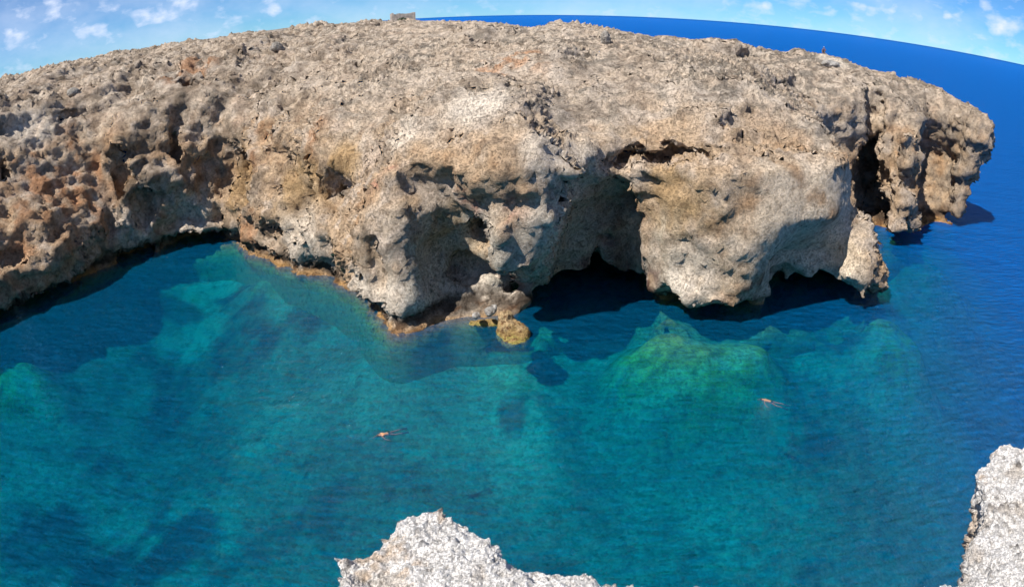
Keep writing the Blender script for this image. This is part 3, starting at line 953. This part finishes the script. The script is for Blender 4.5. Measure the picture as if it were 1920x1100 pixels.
l(ms.outputs[0], out.inputs['Surface'])
va = N(t, 'ShaderNodeVolumeAbsorption')
K = 0.45
ab = (0.42, 0.032, 0.026)
va.inputs['Color'].default_value = (1 - ab[0] / K if ab[0] < K else 0.0, 1 - ab[1] / K, 1 - ab[2] / K, 1)
va.inputs['Density'].default_value = K
l(va.outputs[0], out.inputs['Volume'])
M_SEA = m
WB = -40.0
v = [(-FAR, -FAR, WB), (FAR, -FAR, WB), (FAR, FAR, WB), (-FAR, FAR, WB), (-FAR, -FAR, 0), (FAR, -FAR, 0), (FAR, FAR, 0), (-FAR, FAR, 0)]
f = [(0, 3, 2, 1), (4, 5, 6, 7), (0, 1, 5, 4), (1, 2, 6, 5), (2, 3, 7, 6), (3, 0, 4, 7)]
water = mesh_np('sea', np.array(v, float), np.array(f), M_SEA, shade=False)
tag(water, 'clear turquoise to deep blue sea filling the cove and reaching the horizon', kind='structure')

# ------------------------------------------------------------------ white rock of the near shore
def vdb_rock(name, f, lo, hi, h, levels, disp, tone, mat):
    """A rock from a distance function on a small grid, refined, displaced along its normals and coloured."""
    ax = [np.arange(lo[k], hi[k] + h / 2, h) for k in range(3)]
    g = np.stack(np.meshgrid(*ax, indexing='ij'), -1)
    P = g.reshape(-1, 3).astype(np.float32)
    v = np.clip(f(P) / h, -4, 4).reshape(g.shape[:3])
    v[[0, -1]] = np.maximum(v[[0, -1]], 1); v[:, [0, -1]] = np.maximum(v[:, [0, -1]], 1); v[:, :, [0, -1]] = np.maximum(v[:, :, [0, -1]], 1)
    o = vdb_mesh(name, v, lo, h)
    mesh = subdivide(o, levels) if levels else o.data
    p, n = get_co(mesh), get_no(mesh)
    mesh.vertices.foreach_set('co', (p + n * disp(p, n)[:, None].astype(np.float32)).ravel())
    mesh.update()
    mesh.polygons.foreach_set('use_smooth', np.zeros(len(mesh.polygons), bool))
    set_col(mesh, tone(p, n))
    mesh.materials.append(mat)
    return o


def slab_f(plan, ztop, seed, bottom):
    plan = np.array(plan)

    def f(P):
        wob = 0.10 * fbm(P / 0.35, 3, seed) + 0.035 * fbm(P / 0.09, 2, seed + 9)
        side = poly_sdf(plan, P[:, 0].astype(float), P[:, 1].astype(float)) - 0.05 + 0.25 * np.maximum(0, ztop - 0.15 - P[:, 2])
        top = P[:, 2] - ztop - 0.12 * fbm(P / 0.8, 3, seed + 3)
        return smax(smax(side, top, 0.14), bottom - P[:, 2], 0.1) - wob
    return f


def near_disp(p, n):
    a1, a2 = worley(p / 0.075 + 0.4 * fbm(p / 0.06, 2, 501)[:, None], 505)
    b1, b2 = worley(p / 0.03, 515)
    hole = smooth(0.42, 0.15, a1) * smooth(-0.15, 0.25, fbm(p / 0.22, 2, 521))
    return 0.034 * fbm(p / 0.12, 4, 531, 0.6, ridged=True) - 0.042 * hole + 0.018 * (a2 - a1) + 0.012 * (b2 - b1) + 0.006 * fbm(p / 0.02, 2, 541)


def near_tone(p, n):
    z1 = fbm(p / 0.16, 4, 551); z2 = fbm(p / 0.05, 3, 561); z3 = fbm(p / 0.5, 3, 571)
    k = np.tile(np.array([0.74, 0.71, 0.68], np.float32), (len(p), 1))
    k = mixc(k, (0.50, 0.44, 0.38), 0.7 * smooth(0.05, 0.45, z1))
    k = mixc(k, (0.52, 0.36, 0.22), 0.6 * smooth(0.30, 0.5, z3 + 0.3 * z2))
    a1, _ = worley(p / 0.075 + 0.4 * fbm(p / 0.06, 2, 501)[:, None], 505)
    hole = smooth(0.36, 0.14, a1) * smooth(-0.2, 0.2, fbm(p / 0.22, 2, 521))
    k = mixc(k, (0.13, 0.12, 0.115), 0.85 * hole)          # hollows darkened in the tone as if shaded
    return k


ZN = 21.5
edge_px = [(605, 1110), (640, 1055), (685, 1010), (725, 980), (758, 960), (800, 949), (835, 953), (870, 972), (892, 986), (915, 1016), (940, 1036), (1000, 1052), (1060, 1072), (1140, 1082), (1240, 1093), (1300, 1106)]
planA = [tuple(onplane(a, b, ZN)[:2]) for a, b in edge_px] + [(1.3, 1.9), (1.3, 1.0), (-1.3, 1.0), (-1.2, 1.9)]
rock = vdb_rock('rock_outcrop', slab_f(planA, ZN, 600, 20.35), (-1.6, 0.7, 20.1), (1.5, 3.4, 21.95), 0.042, 2, near_disp, near_tone, M_NEAR)
tag(rock, 'pale pitted limestone outcrop jutting over the water at the bottom edge below the cliff nose', 'rock', 'white rocks of the near shore')
edge_px = [(1780, 1115), (1800, 1095), (1835, 1040), (1840, 1010), (1850, 985), (1868, 930), (1860, 895), (1848, 856), (1876, 836), (1925, 830)]
planB = [tuple(onplane(a, b, ZN)[:2]) for a, b in edge_px] + [(4.6, 2.95), (4.6, 0.9), (2.1, 0.9), (2.1, 1.7)]
rock = vdb_rock('rock_outcrop', slab_f(planB, ZN, 640, 20.35), (1.8, 0.6, 20.1), (4.9, 3.4, 21.95), 0.042, 2, near_disp, near_tone, M_NEAR)
tag(rock, 'white and rust stained limestone outcrop cut off by the lower right corner', 'rock', 'white rocks of the near shore')

# the near cliff that carries the two outcrops, mostly under and behind the lens
nplan = np.array([(-34, -2.5), (-6, -1.5), (-1.3, 0.9), (-0.75, 2.3), (-0.1, 2.4), (0.9, 1.8), (1.9, 1.0), (2.7, 2.0), (3.4, 2.6), (4.6, 2.5), (7, 0.5), (34, -4), (34, -26), (-34, -26)], float)


def near_f(P):
    side = poly_sdf(nplan, P[:, 0].astype(float), P[:, 1].astype(float)) - 0.02 * np.maximum(0, 12 - P[:, 2])
    return smax(side, P[:, 2] - 20.7, 0.3) + 0.25 * fbm(P / 4.0, 3, 700) + 0.1


nc = vdb_rock('cliff', near_f, (-36, -28, -13), (36, 5, 22), 0.8, 0,
              lambda p, n: 0.2 * fbm(p / 1.2, 3, 711, ridged=True),
              lambda p, n: mixc(np.tile(np.array([0.46, 0.41, 0.36], np.float32), (len(p), 1)), (0.3, 0.22, 0.15), 0.6 * smooth(0, 0.4, fbm(p / 3, 3, 721))), M_CLIFF)
tag(nc, 'near limestone cliff under the viewpoint', kind='structure')


# ------------------------------------------------------------------ loose rocks at the foot of the headland
def lump_rock(name, lobes, h, seed, tone, mat, label, cat, group=None, levels=1):
    """One irregular rock: a blend of ellipsoid lobes (centre, radii) roughened by noise."""
    L_ = [(np.array(a, np.float32), np.array(b, np.float32)) for a, b in lobes]
    lo = np.min([a - b for a, b in L_], 0) - 0.5; hi = np.max([a + b for a, b in L_], 0) + 0.5
    size = float(np.mean([b.mean() for a, b in L_]))

    def f(P):
        d_ = None
        for a, b in L_:
            e = (np.linalg.norm((P - a) / b, axis=1) - 1) * b.min()
            d_ = e if d_ is None else smin(d_, e, 0.3 * size)
        return d_ - size * (0.28 * fbm(P / (0.9 * size), 3, seed) + 0.12 * fbm(P / (0.3 * size), 2, seed + 7, ridged=True))
    o = vdb_rock(name, f, lo, hi, h, levels, lambda p, n: size * 0.06 * fbm(p / (0.15 * size), 3, seed + 13, ridged=True), tone, mat)
    b0 = Vector([float(x) for x in L_[0][0]])
    o.data.transform(Matrix.Translation(-b0))
    o.location = b0
    return tag(o, label, cat, group)


def weedy(p, n):
    a = fbm(p / 0.5, 4, 801); b = fbm(p / 0.2, 3, 811)
    k = np.tile(np.array([0.40, 0.27, 0.11], np.float32), (len(p), 1))
    k = mixc(k, (0.50, 0.36, 0.20), smooth(0.5, 1.1, p[:, 2] + 0.4 * a))
    k = mixc(k, (0.42, 0.38, 0.10), 0.8 * smooth(0.35, 0.0, p[:, 2] + 0.4 * a))
    return mixc(k, (0.16, 0.07, 0.03), 0.8 * smooth(0.1, 0.4, b))


def greyrock(p, n):
    k = mixc(np.tile(np.array([0.43, 0.39, 0.34], np.float32), (len(p), 1)), (0.22, 0.19, 0.16), 0.7 * smooth(-0.05, 0.35, fbm(p / 0.3, 4, 822)))
    return k


def pale(p, n):
    return mixc(np.tile(np.array([0.50, 0.47, 0.43], np.float32), (len(p), 1)), (0.28, 0.24, 0.2), 0.7 * smooth(0, 0.4, fbm(p / 0.2, 3, 821)))


b0 = onplane(957, 628, 0)
lump_rock('rock', [(b0 + (0, 0.3, 0.1), (1.1, 0.9, 1.0)), (b0 + (-0.35, 0.9, 0.8), (0.6, 0.6, 0.8)), (b0 + (0.75, -0.1, 0.0), (0.8, 0.8, 0.75)), (b0 + (0.3, -0.9, -0.2), (0.9, 0.6, 0.55))],
          0.13, 830, weedy, M_BOULDER, 'yellow brown weed covered rock standing in the water at the mouth of the big cave', 'rock', None, 2)
b1 = onplane(905, 610, 0)
lump_rock('rock', [(b1 + (0, 0.3, 0.0), (1.0, 0.45, 0.32)), (b1 + (0.7, 0.35, 0.0), (0.6, 0.4, 0.36))], 0.1, 850, weedy, M_BOULDER,
          'low orange ledge of rock awash left of the weed covered rock', 'rock')
b2_ = onplane(918, 584, 1.3)
lump_rock('stone', [(b2_ + (0, 0, 0), (0.42, 0.4, 0.35)), (b2_ + (0.35, 0.1, 0.25), (0.25, 0.3, 0.3))], 0.07, 870, pale, M_CLIFF,
          'larger of two white stones under the shaded wall above the orange ledge', 'stone', 'white stones at the foot of the cliff')
b3_ = onplane(893, 591, 1.1)
lump_rock('stone', [(b3_, (0.34, 0.36, 0.26))], 0.07, 880, pale, M_CLIFF,
          'smaller of two white stones under the shaded wall above the orange ledge', 'stone', 'white stones at the foot of the cliff')

for px, py, r, lab in ((521, 82, (0.95, 0.9, 0.85), 'pale grey block of stone alone on the brow of the left cliff'),
                       (133, 163, (0.8, 0.7, 0.6), 'rounded dark grey boulder near the rim at the far left'),
                       (1131, 66, (0.5, 0.6, 1.0), 'upright wedge of stone in a dip of the plateau top'),
                       (1555, 112, (1.1, 0.9, 0.5), 'bright white slab just below the seated person on the right shoulder')):
    p = surf(px, py + 8)
    lump_rock('boulder', [(p + (0, 0, r[2] * 0.25), r), (p + (r[0] * 0.5, 0.1, r[2] * 0.05), (r[0] * 0.7, r[1] * 0.8, r[2] * 0.7))], 0.14, int(px), pale if px > 1500 else greyrock, M_CLIFF, lab, 'boulder', 'loose boulders on the plateau')

# ------------------------------------------------------------------ the ruined stone hut on the skyline
M_WALL = plain_material('rough_masonry', (0.40, 0.34, 0.29), 0.95, 0.35, 1.6)
M_LEAF = plain_material('scrub_leaf', (0.085, 0.10, 0.055), 0.8, 0.4, 3.0)
d0 = ray(757, 37.0)
hx, hy = d0[0] * 150, d0[1] * 150
hz = float(top_height(np.array(hx), np.array(hy), np.array(80.0))) - 0.25
hut = bpy.data.objects.new('stone_ruin', None)
COL.objects.link(hut)
hut.location = (hx, hy, hz)
hut.rotation_euler = (0, 0, math.atan2(-d0[0], d0[1]) + 0.12)
tag(hut, 'roofless ruined stone hut alone on the skyline of the plateau', 'ruin')


def wall_mesh(name, a, b, tops, th=0.45, gap=None):
    """A broken wall from a to b whose top follows the heights; gap = (from, to, sill height, head height) leaves a real opening."""
    a, b = Vector((*a, 0)), Vector((*b, 0))
    u = (b - a).normalized(); n = Vector((-u.y, u.x, 0)) * th
    ln = (b - a).length
    bm = bmesh.new()
    K = 24
    for i in range(K):
        t0, t1 = i / K, (i + 1) / K
        z = float(np.interp((t0 + t1) / 2, np.linspace(0, 1, len(tops)), tops)) + random.uniform(-0.05, 0.05)
        spans = [(-0.6, z)]
        if gap and gap[0] < (t0 + t1) / 2 < gap[1]:
            spans = [(-0.6, gap[2]), (gap[3], z)] if gap[3] < z else [(-0.6, gap[2])]
        for z0, z1 in spans:
            e = random.uniform(-0.03, 0.03)
            vs = [a + u * (ln * t) + n * s_ + Vector((0, 0, zz)) - n * e * (1 - 2 * s_) for zz in (z0, z1) for s_ in (0, 1) for t in (t0, t1)]
            q_ = [bm.verts.new(v_) for v_ in vs]
            for f_ in ((0, 1, 3, 2), (4, 6, 7, 5), (0, 4, 5, 1), (2, 3, 7, 6), (0, 2, 6, 4), (1, 5, 7, 3)):
                bm.faces.new([q_[j] for j in f_])
    bmesh.ops.recalc_face_normals(bm, faces=bm.faces)
    w_ = bpy.data.meshes.new(name); bm.to_mesh(w_); bm.free()
    w_.materials.append(M_WALL)
    o = bpy.data.objects.new(name, w_); COL.objects.link(o); o.parent = hut
    return o


wall_mesh('wall', (-2.5, 0), (2.5, 0), [1.95, 1.9, 1.8, 1.78, 1.72, 1.68, 1.66, 1.72, 1.75, 1.95], gap=(0.10, 0.19, 1.25, 1.9))['label'] = 'front wall with a slanting breach near its upper left corner'
wall_mesh('wall', (2.5, 3.6), (-2.5, 3.6), [1.9, 1.7, 1.5, 1.6, 1.9])
wall_mesh('wall', (2.5, 0.46), (2.5, 3.14), [1.95, 1.6, 1.7])
wall_mesh('wall', (-2.05, 0.46), (-2.05, 3.14), [1.95, 1.7, 1.75])


def tuft(bm, c, r, hgt, n, rnd):
    for _ in range(n):
        th, rr = rnd.uniform(0, 6.283), r * math.sqrt(rnd.random())
        p = Vector((c[0] + rr * math.cos(th), c[1] + rr * math.sin(th), c[2] + hgt * rnd.random() * (1 - 0.5 * rr / r)))
        s_ = 0.10 * rnd.uniform(0.7, 1.6) * max(0.6, r)
        a = Vector((rnd.gauss(0, 1), rnd.gauss(0, 1), rnd.gauss(0, 1))).normalized(); b = a.orthogonal().normalized()
        bm.faces.new([bm.verts.new(p - a * s_), bm.verts.new(p + b * s_ * 0.6), bm.verts.new(p + a * s_), bm.verts.new(p - b * s_ * 0.6)])


rnd = random.Random(3)
bm = bmesh.new()
tuft(bm, (0, 0, 0), 1.1, 1.0, 420, rnd)
w_ = bpy.data.meshes.new('bush'); bm.to_mesh(w_); bm.free(); w_.materials.append(M_LEAF)
bush = bpy.data.objects.new('bush', w_); COL.objects.link(bush)
bush.location = Vector((hx, hy, hz)) + Vector((-0.1, -1.3, 0.05))
tag(bush, 'dark green bush in front of the ruined stone hut', 'bush')

bm = bmesh.new()
rs = np.random.default_rng(5)
cand = np.flatnonzero((flat > 0.6) & (PY < 260) & (PY > 30) & (PX > 150) & (PX < 1600))
bins = np.clip((PX / 12).astype(int), 0, 170)
brow = np.full(171, 1e9); np.minimum.at(brow, bins[PD < 125], PY[PD < 125])
cand = cand[(PY[cand] > brow[bins[cand]] + 16) & (PD[cand] < 95)]          # none perched on the brow
dens = fbm(co2[cand] / 7.0, 3, 901)
cand = cand[np.argsort(-dens)[:len(dens) // 4]]
for k in rs.choice(cand, min(420, len(cand)), replace=False):
    p = co2[k]
    tuft(bm, (p[0], p[1], p[2] - 0.10), rs.uniform(0.15, 0.5), rs.uniform(0.12, 0.3), 26, rnd)
w_ = bpy.data.meshes.new('scrub'); bm.to_mesh(w_); bm.free(); w_.materials.append(plain_material('grey_scrub', (0.13, 0.14, 0.085), 0.85, 0.4, 0.6))
scrub = bpy.data.objects.new('scrub', w_); COL.objects.link(scrub)
tag(scrub, 'low grey green scrub scattered over the plateau top', kind='stuff')

# ------------------------------------------------------------------ people
M_SKIN = plain_material('skin', (0.36, 0.20, 0.13), 0.5, 0.1)
M_HAIR = plain_material('dark_hair', (0.05, 0.03, 0.02), 0.6, 0.3)
M_NAVY = plain_material('navy_cloth', (0.02, 0.03, 0.10), 0.8, 0.2)
M_TRUNK = plain_material('dark_trunks', (0.02, 0.05, 0.05), 0.7, 0.2)
M_FIN = plain_material('black_rubber', (0.015, 0.03, 0.035), 0.5, 0.2)
M_ORANGE = plain_material('orange_cloth', (0.50, 0.26, 0.14), 0.8, 0.2)
M_CAP = plain_material('pale_cap', (0.55, 0.68, 0.80), 0.8, 0.1)


def skinned(name, joints, bones, mat, parent=None, root=0, levels=2):
    """One continuous body grown over a skeleton: joints = {name: (x, y, z, rx, ry)}."""
    keys = list(joints)
    w_ = bpy.data.meshes.new(name)
    w_.from_pydata([joints[k][:3] for k in keys], [(keys.index(a), keys.index(b)) for a, b in bones], [])
    o = bpy.data.objects.new(name, w_); COL.objects.link(o)
    o.modifiers.new('skin', 'SKIN')
    for k, key in enumerate(keys):
        sv = w_.skin_vertices[0].data[k]
        sv.radius = joints[key][3:5]
        sv.use_root = key == keys[root]
    m_ = o.modifiers.new('sub', 'SUBSURF'); m_.levels = m_.render_levels = levels
    nm = bpy.data.meshes.new_from_object(o.evaluated_get(bpy.context.evaluated_depsgraph_get()))
    o.modifiers.clear(); o.data = nm; nm.name = name
    nm.materials.clear(); nm.materials.append(mat)
    for p_ in nm.polygons: p_.use_smooth = True
    if parent: o.parent = parent
    return o


def fingers(J, B, wrist, d, side, s=1.0):
    """Palm and five tapering digits beyond a wrist joint; d = direction of the hand, side = towards the thumb."""
    w0 = Vector(J[wrist][:3]); d = Vector(d).normalized(); sd_ = Vector(side).normalized()
    pal = w0 + d * 0.075
    J[wrist + '_palm'] = (*pal, 0.034, 0.017); B.append((wrist, wrist + '_palm'))
    for k, (o_, ln) in enumerate(((-0.030, 0.058), (-0.010, 0.075), (0.010, 0.080), (0.030, 0.072))):
        a = pal + d * 0.03 + sd_ * o_; b = a + d * ln + Vector((0, 0, -0.012))
        J[f'{wrist}_k{k}'] = (*a, 0.009, 0.009); J[f'{wrist}_f{k}'] = (*b, 0.006, 0.006)
        B += [(wrist + '_palm', f'{wrist}_k{k}'), (f'{wrist}_k{k}', f'{wrist}_f{k}')]
    a = w0 + d * 0.035 + sd_ * 0.042; b = a + d * 0.035 + sd_ * 0.022
    J[wrist + '_t0'] = (*a, 0.010, 0.010); J[wrist + '_t1'] = (*b, 0.007, 0.007)
    B += [(wrist, wrist + '_t0'), (wrist + '_t0', wrist + '_t1')]


def swimmer(head_px, feet_px, label, top_mat):
    """A snorkeller lying face down at the surface, +x towards the head; z = 0 is the water."""
    h_, f_ = onplane(*head_px, -0.05), onplane(*feet_px, -0.07)
    root = bpy.data.objects.new('person', None); COL.objects.link(root)
    root.location = Vector([float(x) for x in (h_ + f_) / 2])
    dv = h_ - f_
    root.rotation_euler = (0, 0, math.atan2(dv[1], dv[0]))
    tag(root, label, 'person', 'people swimming in the cove')
    J = {'pelvis': (-0.05, 0, -0.02, 0.15, 0.10), 'waist': (0.12, 0, 0.00, 0.13, 0.10), 'chest': (0.34, 0, 0.03, 0.17, 0.115), 'neck': (0.52, 0, 0.03, 0.062, 0.06), 'skull': (0.66, 0, 0.01, 0.085, 0.10), 'crown': (0.78, 0, 0.0, 0.07, 0.08)}
    B = [('pelvis', 'waist'), ('waist', 'chest'), ('chest', 'neck'), ('neck', 'skull'), ('skull', 'crown')]
    for s_, nm in ((1, 'l'), (-1, 'r')):
        J['sh' + nm] = (0.43, s_ * 0.19, 0.01, 0.06, 0.06)
        if s_ > 0:
            J['el' + nm] = (0.30, 0.40, -0.14, 0.043, 0.043); J['wr' + nm] = (0.14, 0.52, -0.16, 0.028, 0.024)
            hd = (-0.8, 0.4, -0.1)
        else:
            J['el' + nm] = (0.66, -0.30, -0.10, 0.043, 0.043); J['wr' + nm] = (0.88, -0.24, -0.16, 0.028, 0.024)
            hd = (1, 0.1, -0.2)
        B += [('chest', 'sh' + nm), ('sh' + nm, 'el' + nm), ('el' + nm, 'wr' + nm)]
        fingers(J, B, 'wr' + nm, hd, (hd[1], -hd[0], 0))
        kick = -0.10 if s_ > 0 else 0.0
        J['hip' + nm] = (-0.14, s_ * 0.09, -0.03, 0.09, 0.085)
        J['kn' + nm] = (-0.56, s_ * (0.12 + 0.03), -0.06 + kick, 0.06, 0.06)
        J['an' + nm] = (-0.96, s_ * 0.15, -0.04 + kick * 1.3, 0.036, 0.04)
        J['to' + nm] = (-1.13, s_ * 0.16, -0.07 + kick * 1.3, 0.035, 0.022)
        B += [('pelvis', 'hip' + nm), ('hip' + nm, 'kn' + nm), ('kn' + nm, 'an' + nm), ('an' + nm, 'to' + nm)]
    root.scale = (0.88, 0.88, 0.88)
    skinned('body', J, B, M_SKIN, root)
    skinned('swim_trunks', {'a': (0.05, 0, -0.01, 0.155, 0.115), 'b': (-0.08, 0, -0.02, 0.168, 0.118), 'l': (-0.26, 0.105, -0.04, 0.098, 0.092), 'r': (-0.26, -0.105, -0.03, 0.098, 0.092)},
            [('a', 'b'), ('b', 'l'), ('b', 'r')], M_TRUNK, root, 1)
    if top_mat:
        skinned('shirt', {'a': (0.14, 0, 0.0, 0.142, 0.112), 'b': (0.34, 0, 0.035, 0.182, 0.128), 'c': (0.46, 0, 0.035, 0.12, 0.10), 'l': (0.42, 0.22, 0.0, 0.07, 0.07), 'r': (0.47, -0.23, 0.0, 0.07, 0.07)},
                [('a', 'b'), ('b', 'c'), ('b', 'l'), ('b', 'r')], top_mat, root, 1)
    skinned('hair', {'a': (0.62, 0, 0.055, 0.085, 0.075), 'b': (0.74, 0, 0.035, 0.088, 0.08), 'c': (0.81, 0, 0.0, 0.06, 0.07)}, [('a', 'b'), ('b', 'c')], M_HAIR, root)
    for s_ in (1, -1):
        bm = bmesh.new()
        k_ = -0.13 if s_ > 0 else 0.0
        pr_ = [(-1.02, 0.05), (-1.15, 0.055), (-1.35, 0.10), (-1.50, 0.11), (-1.55, 0.06)]
        up_ = [[bm.verts.new((x, s_ * 0.16 + e * w, -0.06 + k_ + (x + 1.02) * 0.12 + zz * (0.03 if x > -1.2 else 0.012))) for e in (-1, 1)] for zz in (1, -1) for x, w in pr_]
        n_ = len(pr_)
        for i in range(n_ - 1):
            bm.faces.new([up_[i][0], up_[i + 1][0], up_[i + 1][1], up_[i][1]])
            bm.faces.new([up_[n_ + i][1], up_[n_ + i + 1][1], up_[n_ + i + 1][0], up_[n_ + i][0]])
            for e in (0, 1):
                bm.faces.new([up_[i][e], up_[n_ + i][e], up_[n_ + i + 1][e], up_[i + 1][e]])
        for i in (0, n_ - 1):
            bm.faces.new([up_[i][0], up_[i][1], up_[n_ + i][1], up_[n_ + i][0]])
        bmesh.ops.recalc_face_normals(bm, faces=bm.faces)
        w_ = bpy.data.meshes.new('swim_fin'); bm.to_mesh(w_); bm.free(); w_.materials.append(M_FIN)
        fo = bpy.data.objects.new('swim_fin', w_); COL.objects.link(fo); fo.parent = root
    return root


swimmer((701, 819), (751, 806), 'snorkeller with an orange top floating face down in the middle of the cove', M_ORANGE)
swimmer((1425, 748), (1463, 757), 'bare backed snorkeller floating face down right of the green ledge', None)

# a person sitting on the brow of the right shoulder
ks = np.flatnonzero((np.abs(PX - 1547) < 4) & (PD < 125) & (co2[:, 2] > 15))
p = co2[ks[np.argmin(PY[ks])]] - np.array([0, 0, 0.05])
root = bpy.data.objects.new('person', None); COL.objects.link(root)
root.location = Vector([float(x) for x in p]) + Vector((0, 0, 0.0))
root.rotation_euler = (0, 0, math.radians(-35))
tag(root, 'person in dark blue sitting on the brow of the right shoulder against the sea', 'person')
J = {'pelvis': (0, 0, 0.10, 0.15, 0.12), 'waist': (0, 0.02, 0.26, 0.13, 0.10), 'chest': (0, -0.02, 0.46, 0.17, 0.12), 'neck': (0, -0.05, 0.62, 0.06, 0.06), 'skull': (0, -0.07, 0.74, 0.085, 0.10), 'crown': (0, -0.06, 0.84, 0.075, 0.085)}
B = [('pelvis', 'waist'), ('waist', 'chest'), ('chest', 'neck'), ('neck', 'skull'), ('skull', 'crown')]
for s_, nm in ((1, 'l'), (-1, 'r')):
    J['sh' + nm] = (s_ * 0.2, -0.02, 0.55, 0.06, 0.06); J['el' + nm] = (s_ * 0.26, -0.16, 0.34, 0.043, 0.043); J['wr' + nm] = (s_ * 0.16, -0.38, 0.40, 0.028, 0.024)
    B += [('chest', 'sh' + nm), ('sh' + nm, 'el' + nm), ('el' + nm, 'wr' + nm)]
    fingers(J, B, 'wr' + nm, (-s_ * 0.2, -1, -0.2), (-s_, 0, 0))
    J['hip' + nm] = (s_ * 0.09, -0.06, 0.10, 0.09, 0.085); J['kn' + nm] = (s_ * 0.14, -0.44, 0.34, 0.062, 0.062)
    J['an' + nm] = (s_ * 0.14, -0.62, -0.04, 0.04, 0.04); J['to' + nm] = (s_ * 0.15, -0.80, -0.07, 0.038, 0.025)
    B += [('pelvis', 'hip' + nm), ('hip' + nm, 'kn' + nm), ('kn' + nm, 'an' + nm), ('an' + nm, 'to' + nm)]
skinned('body', J, B, plain_material('tanned_skin', (0.16, 0.09, 0.06), 0.6, 0.1), root)
skinned('shirt', {'a': (0, 0.01, 0.2, 0.15, 0.12), 'b': (0, -0.02, 0.45, 0.185, 0.135), 'c': (0, -0.04, 0.57, 0.11, 0.09), 'l': (0.24, -0.08, 0.45, 0.065, 0.065), 'r': (-0.24, -0.08, 0.45, 0.065, 0.065)},
        [('a', 'b'), ('b', 'c'), ('b', 'l'), ('b', 'r')], M_NAVY, root, 1)
skinned('shorts', {'a': (0, 0, 0.17, 0.155, 0.125), 'b': (0, 0, 0.09, 0.165, 0.13), 'l': (0.12, -0.3, 0.25, 0.095, 0.09), 'r': (-0.12, -0.3, 0.25, 0.095, 0.09)}, [('a', 'b'), ('b', 'l'), ('b', 'r')], M_FIN, root, 1)
skinned('cap', {'a': (0, -0.05, 0.83, 0.095, 0.105), 'b': (0, -0.05, 0.90, 0.06, 0.07), 'c': (0, -0.19, 0.84, 0.07, 0.012)}, [('a', 'b'), ('a', 'c')], M_CAP, root, 1)

# ------------------------------------------------------------------ white flecks of foam on the cove
bm = bmesh.new()
rf = random.Random(12)
for _ in range(26):
    p = onplane(rf.gauss(575, 62), rf.gauss(725, 38), 0.012)
    r = rf.uniform(0.015, 0.035)
    k = rf.randint(5, 8)
    vs = [bm.verts.new((p[0] + r * rf.uniform(0.6, 1.3) * math.cos(6.283 * i / k), p[1] + r * rf.uniform(0.6, 1.3) * math.sin(6.283 * i / k), 0.012)) for i in range(k)]
    ct = bm.verts.new((p[0], p[1], 0.03))
    for i in range(k):
        bm.faces.new([vs[i], vs[(i + 1) % k], ct])
w_ = bpy.data.meshes.new('foam'); bm.to_mesh(w_); bm.free(); w_.materials.append(plain_material('foam', (0.8, 0.8, 0.8), 0.9, 0.05))
foam = bpy.data.objects.new('foam', w_); COL.objects.link(foam)
tag(foam, 'tiny white flecks of foam drifting in the middle of the cove', kind='stuff')
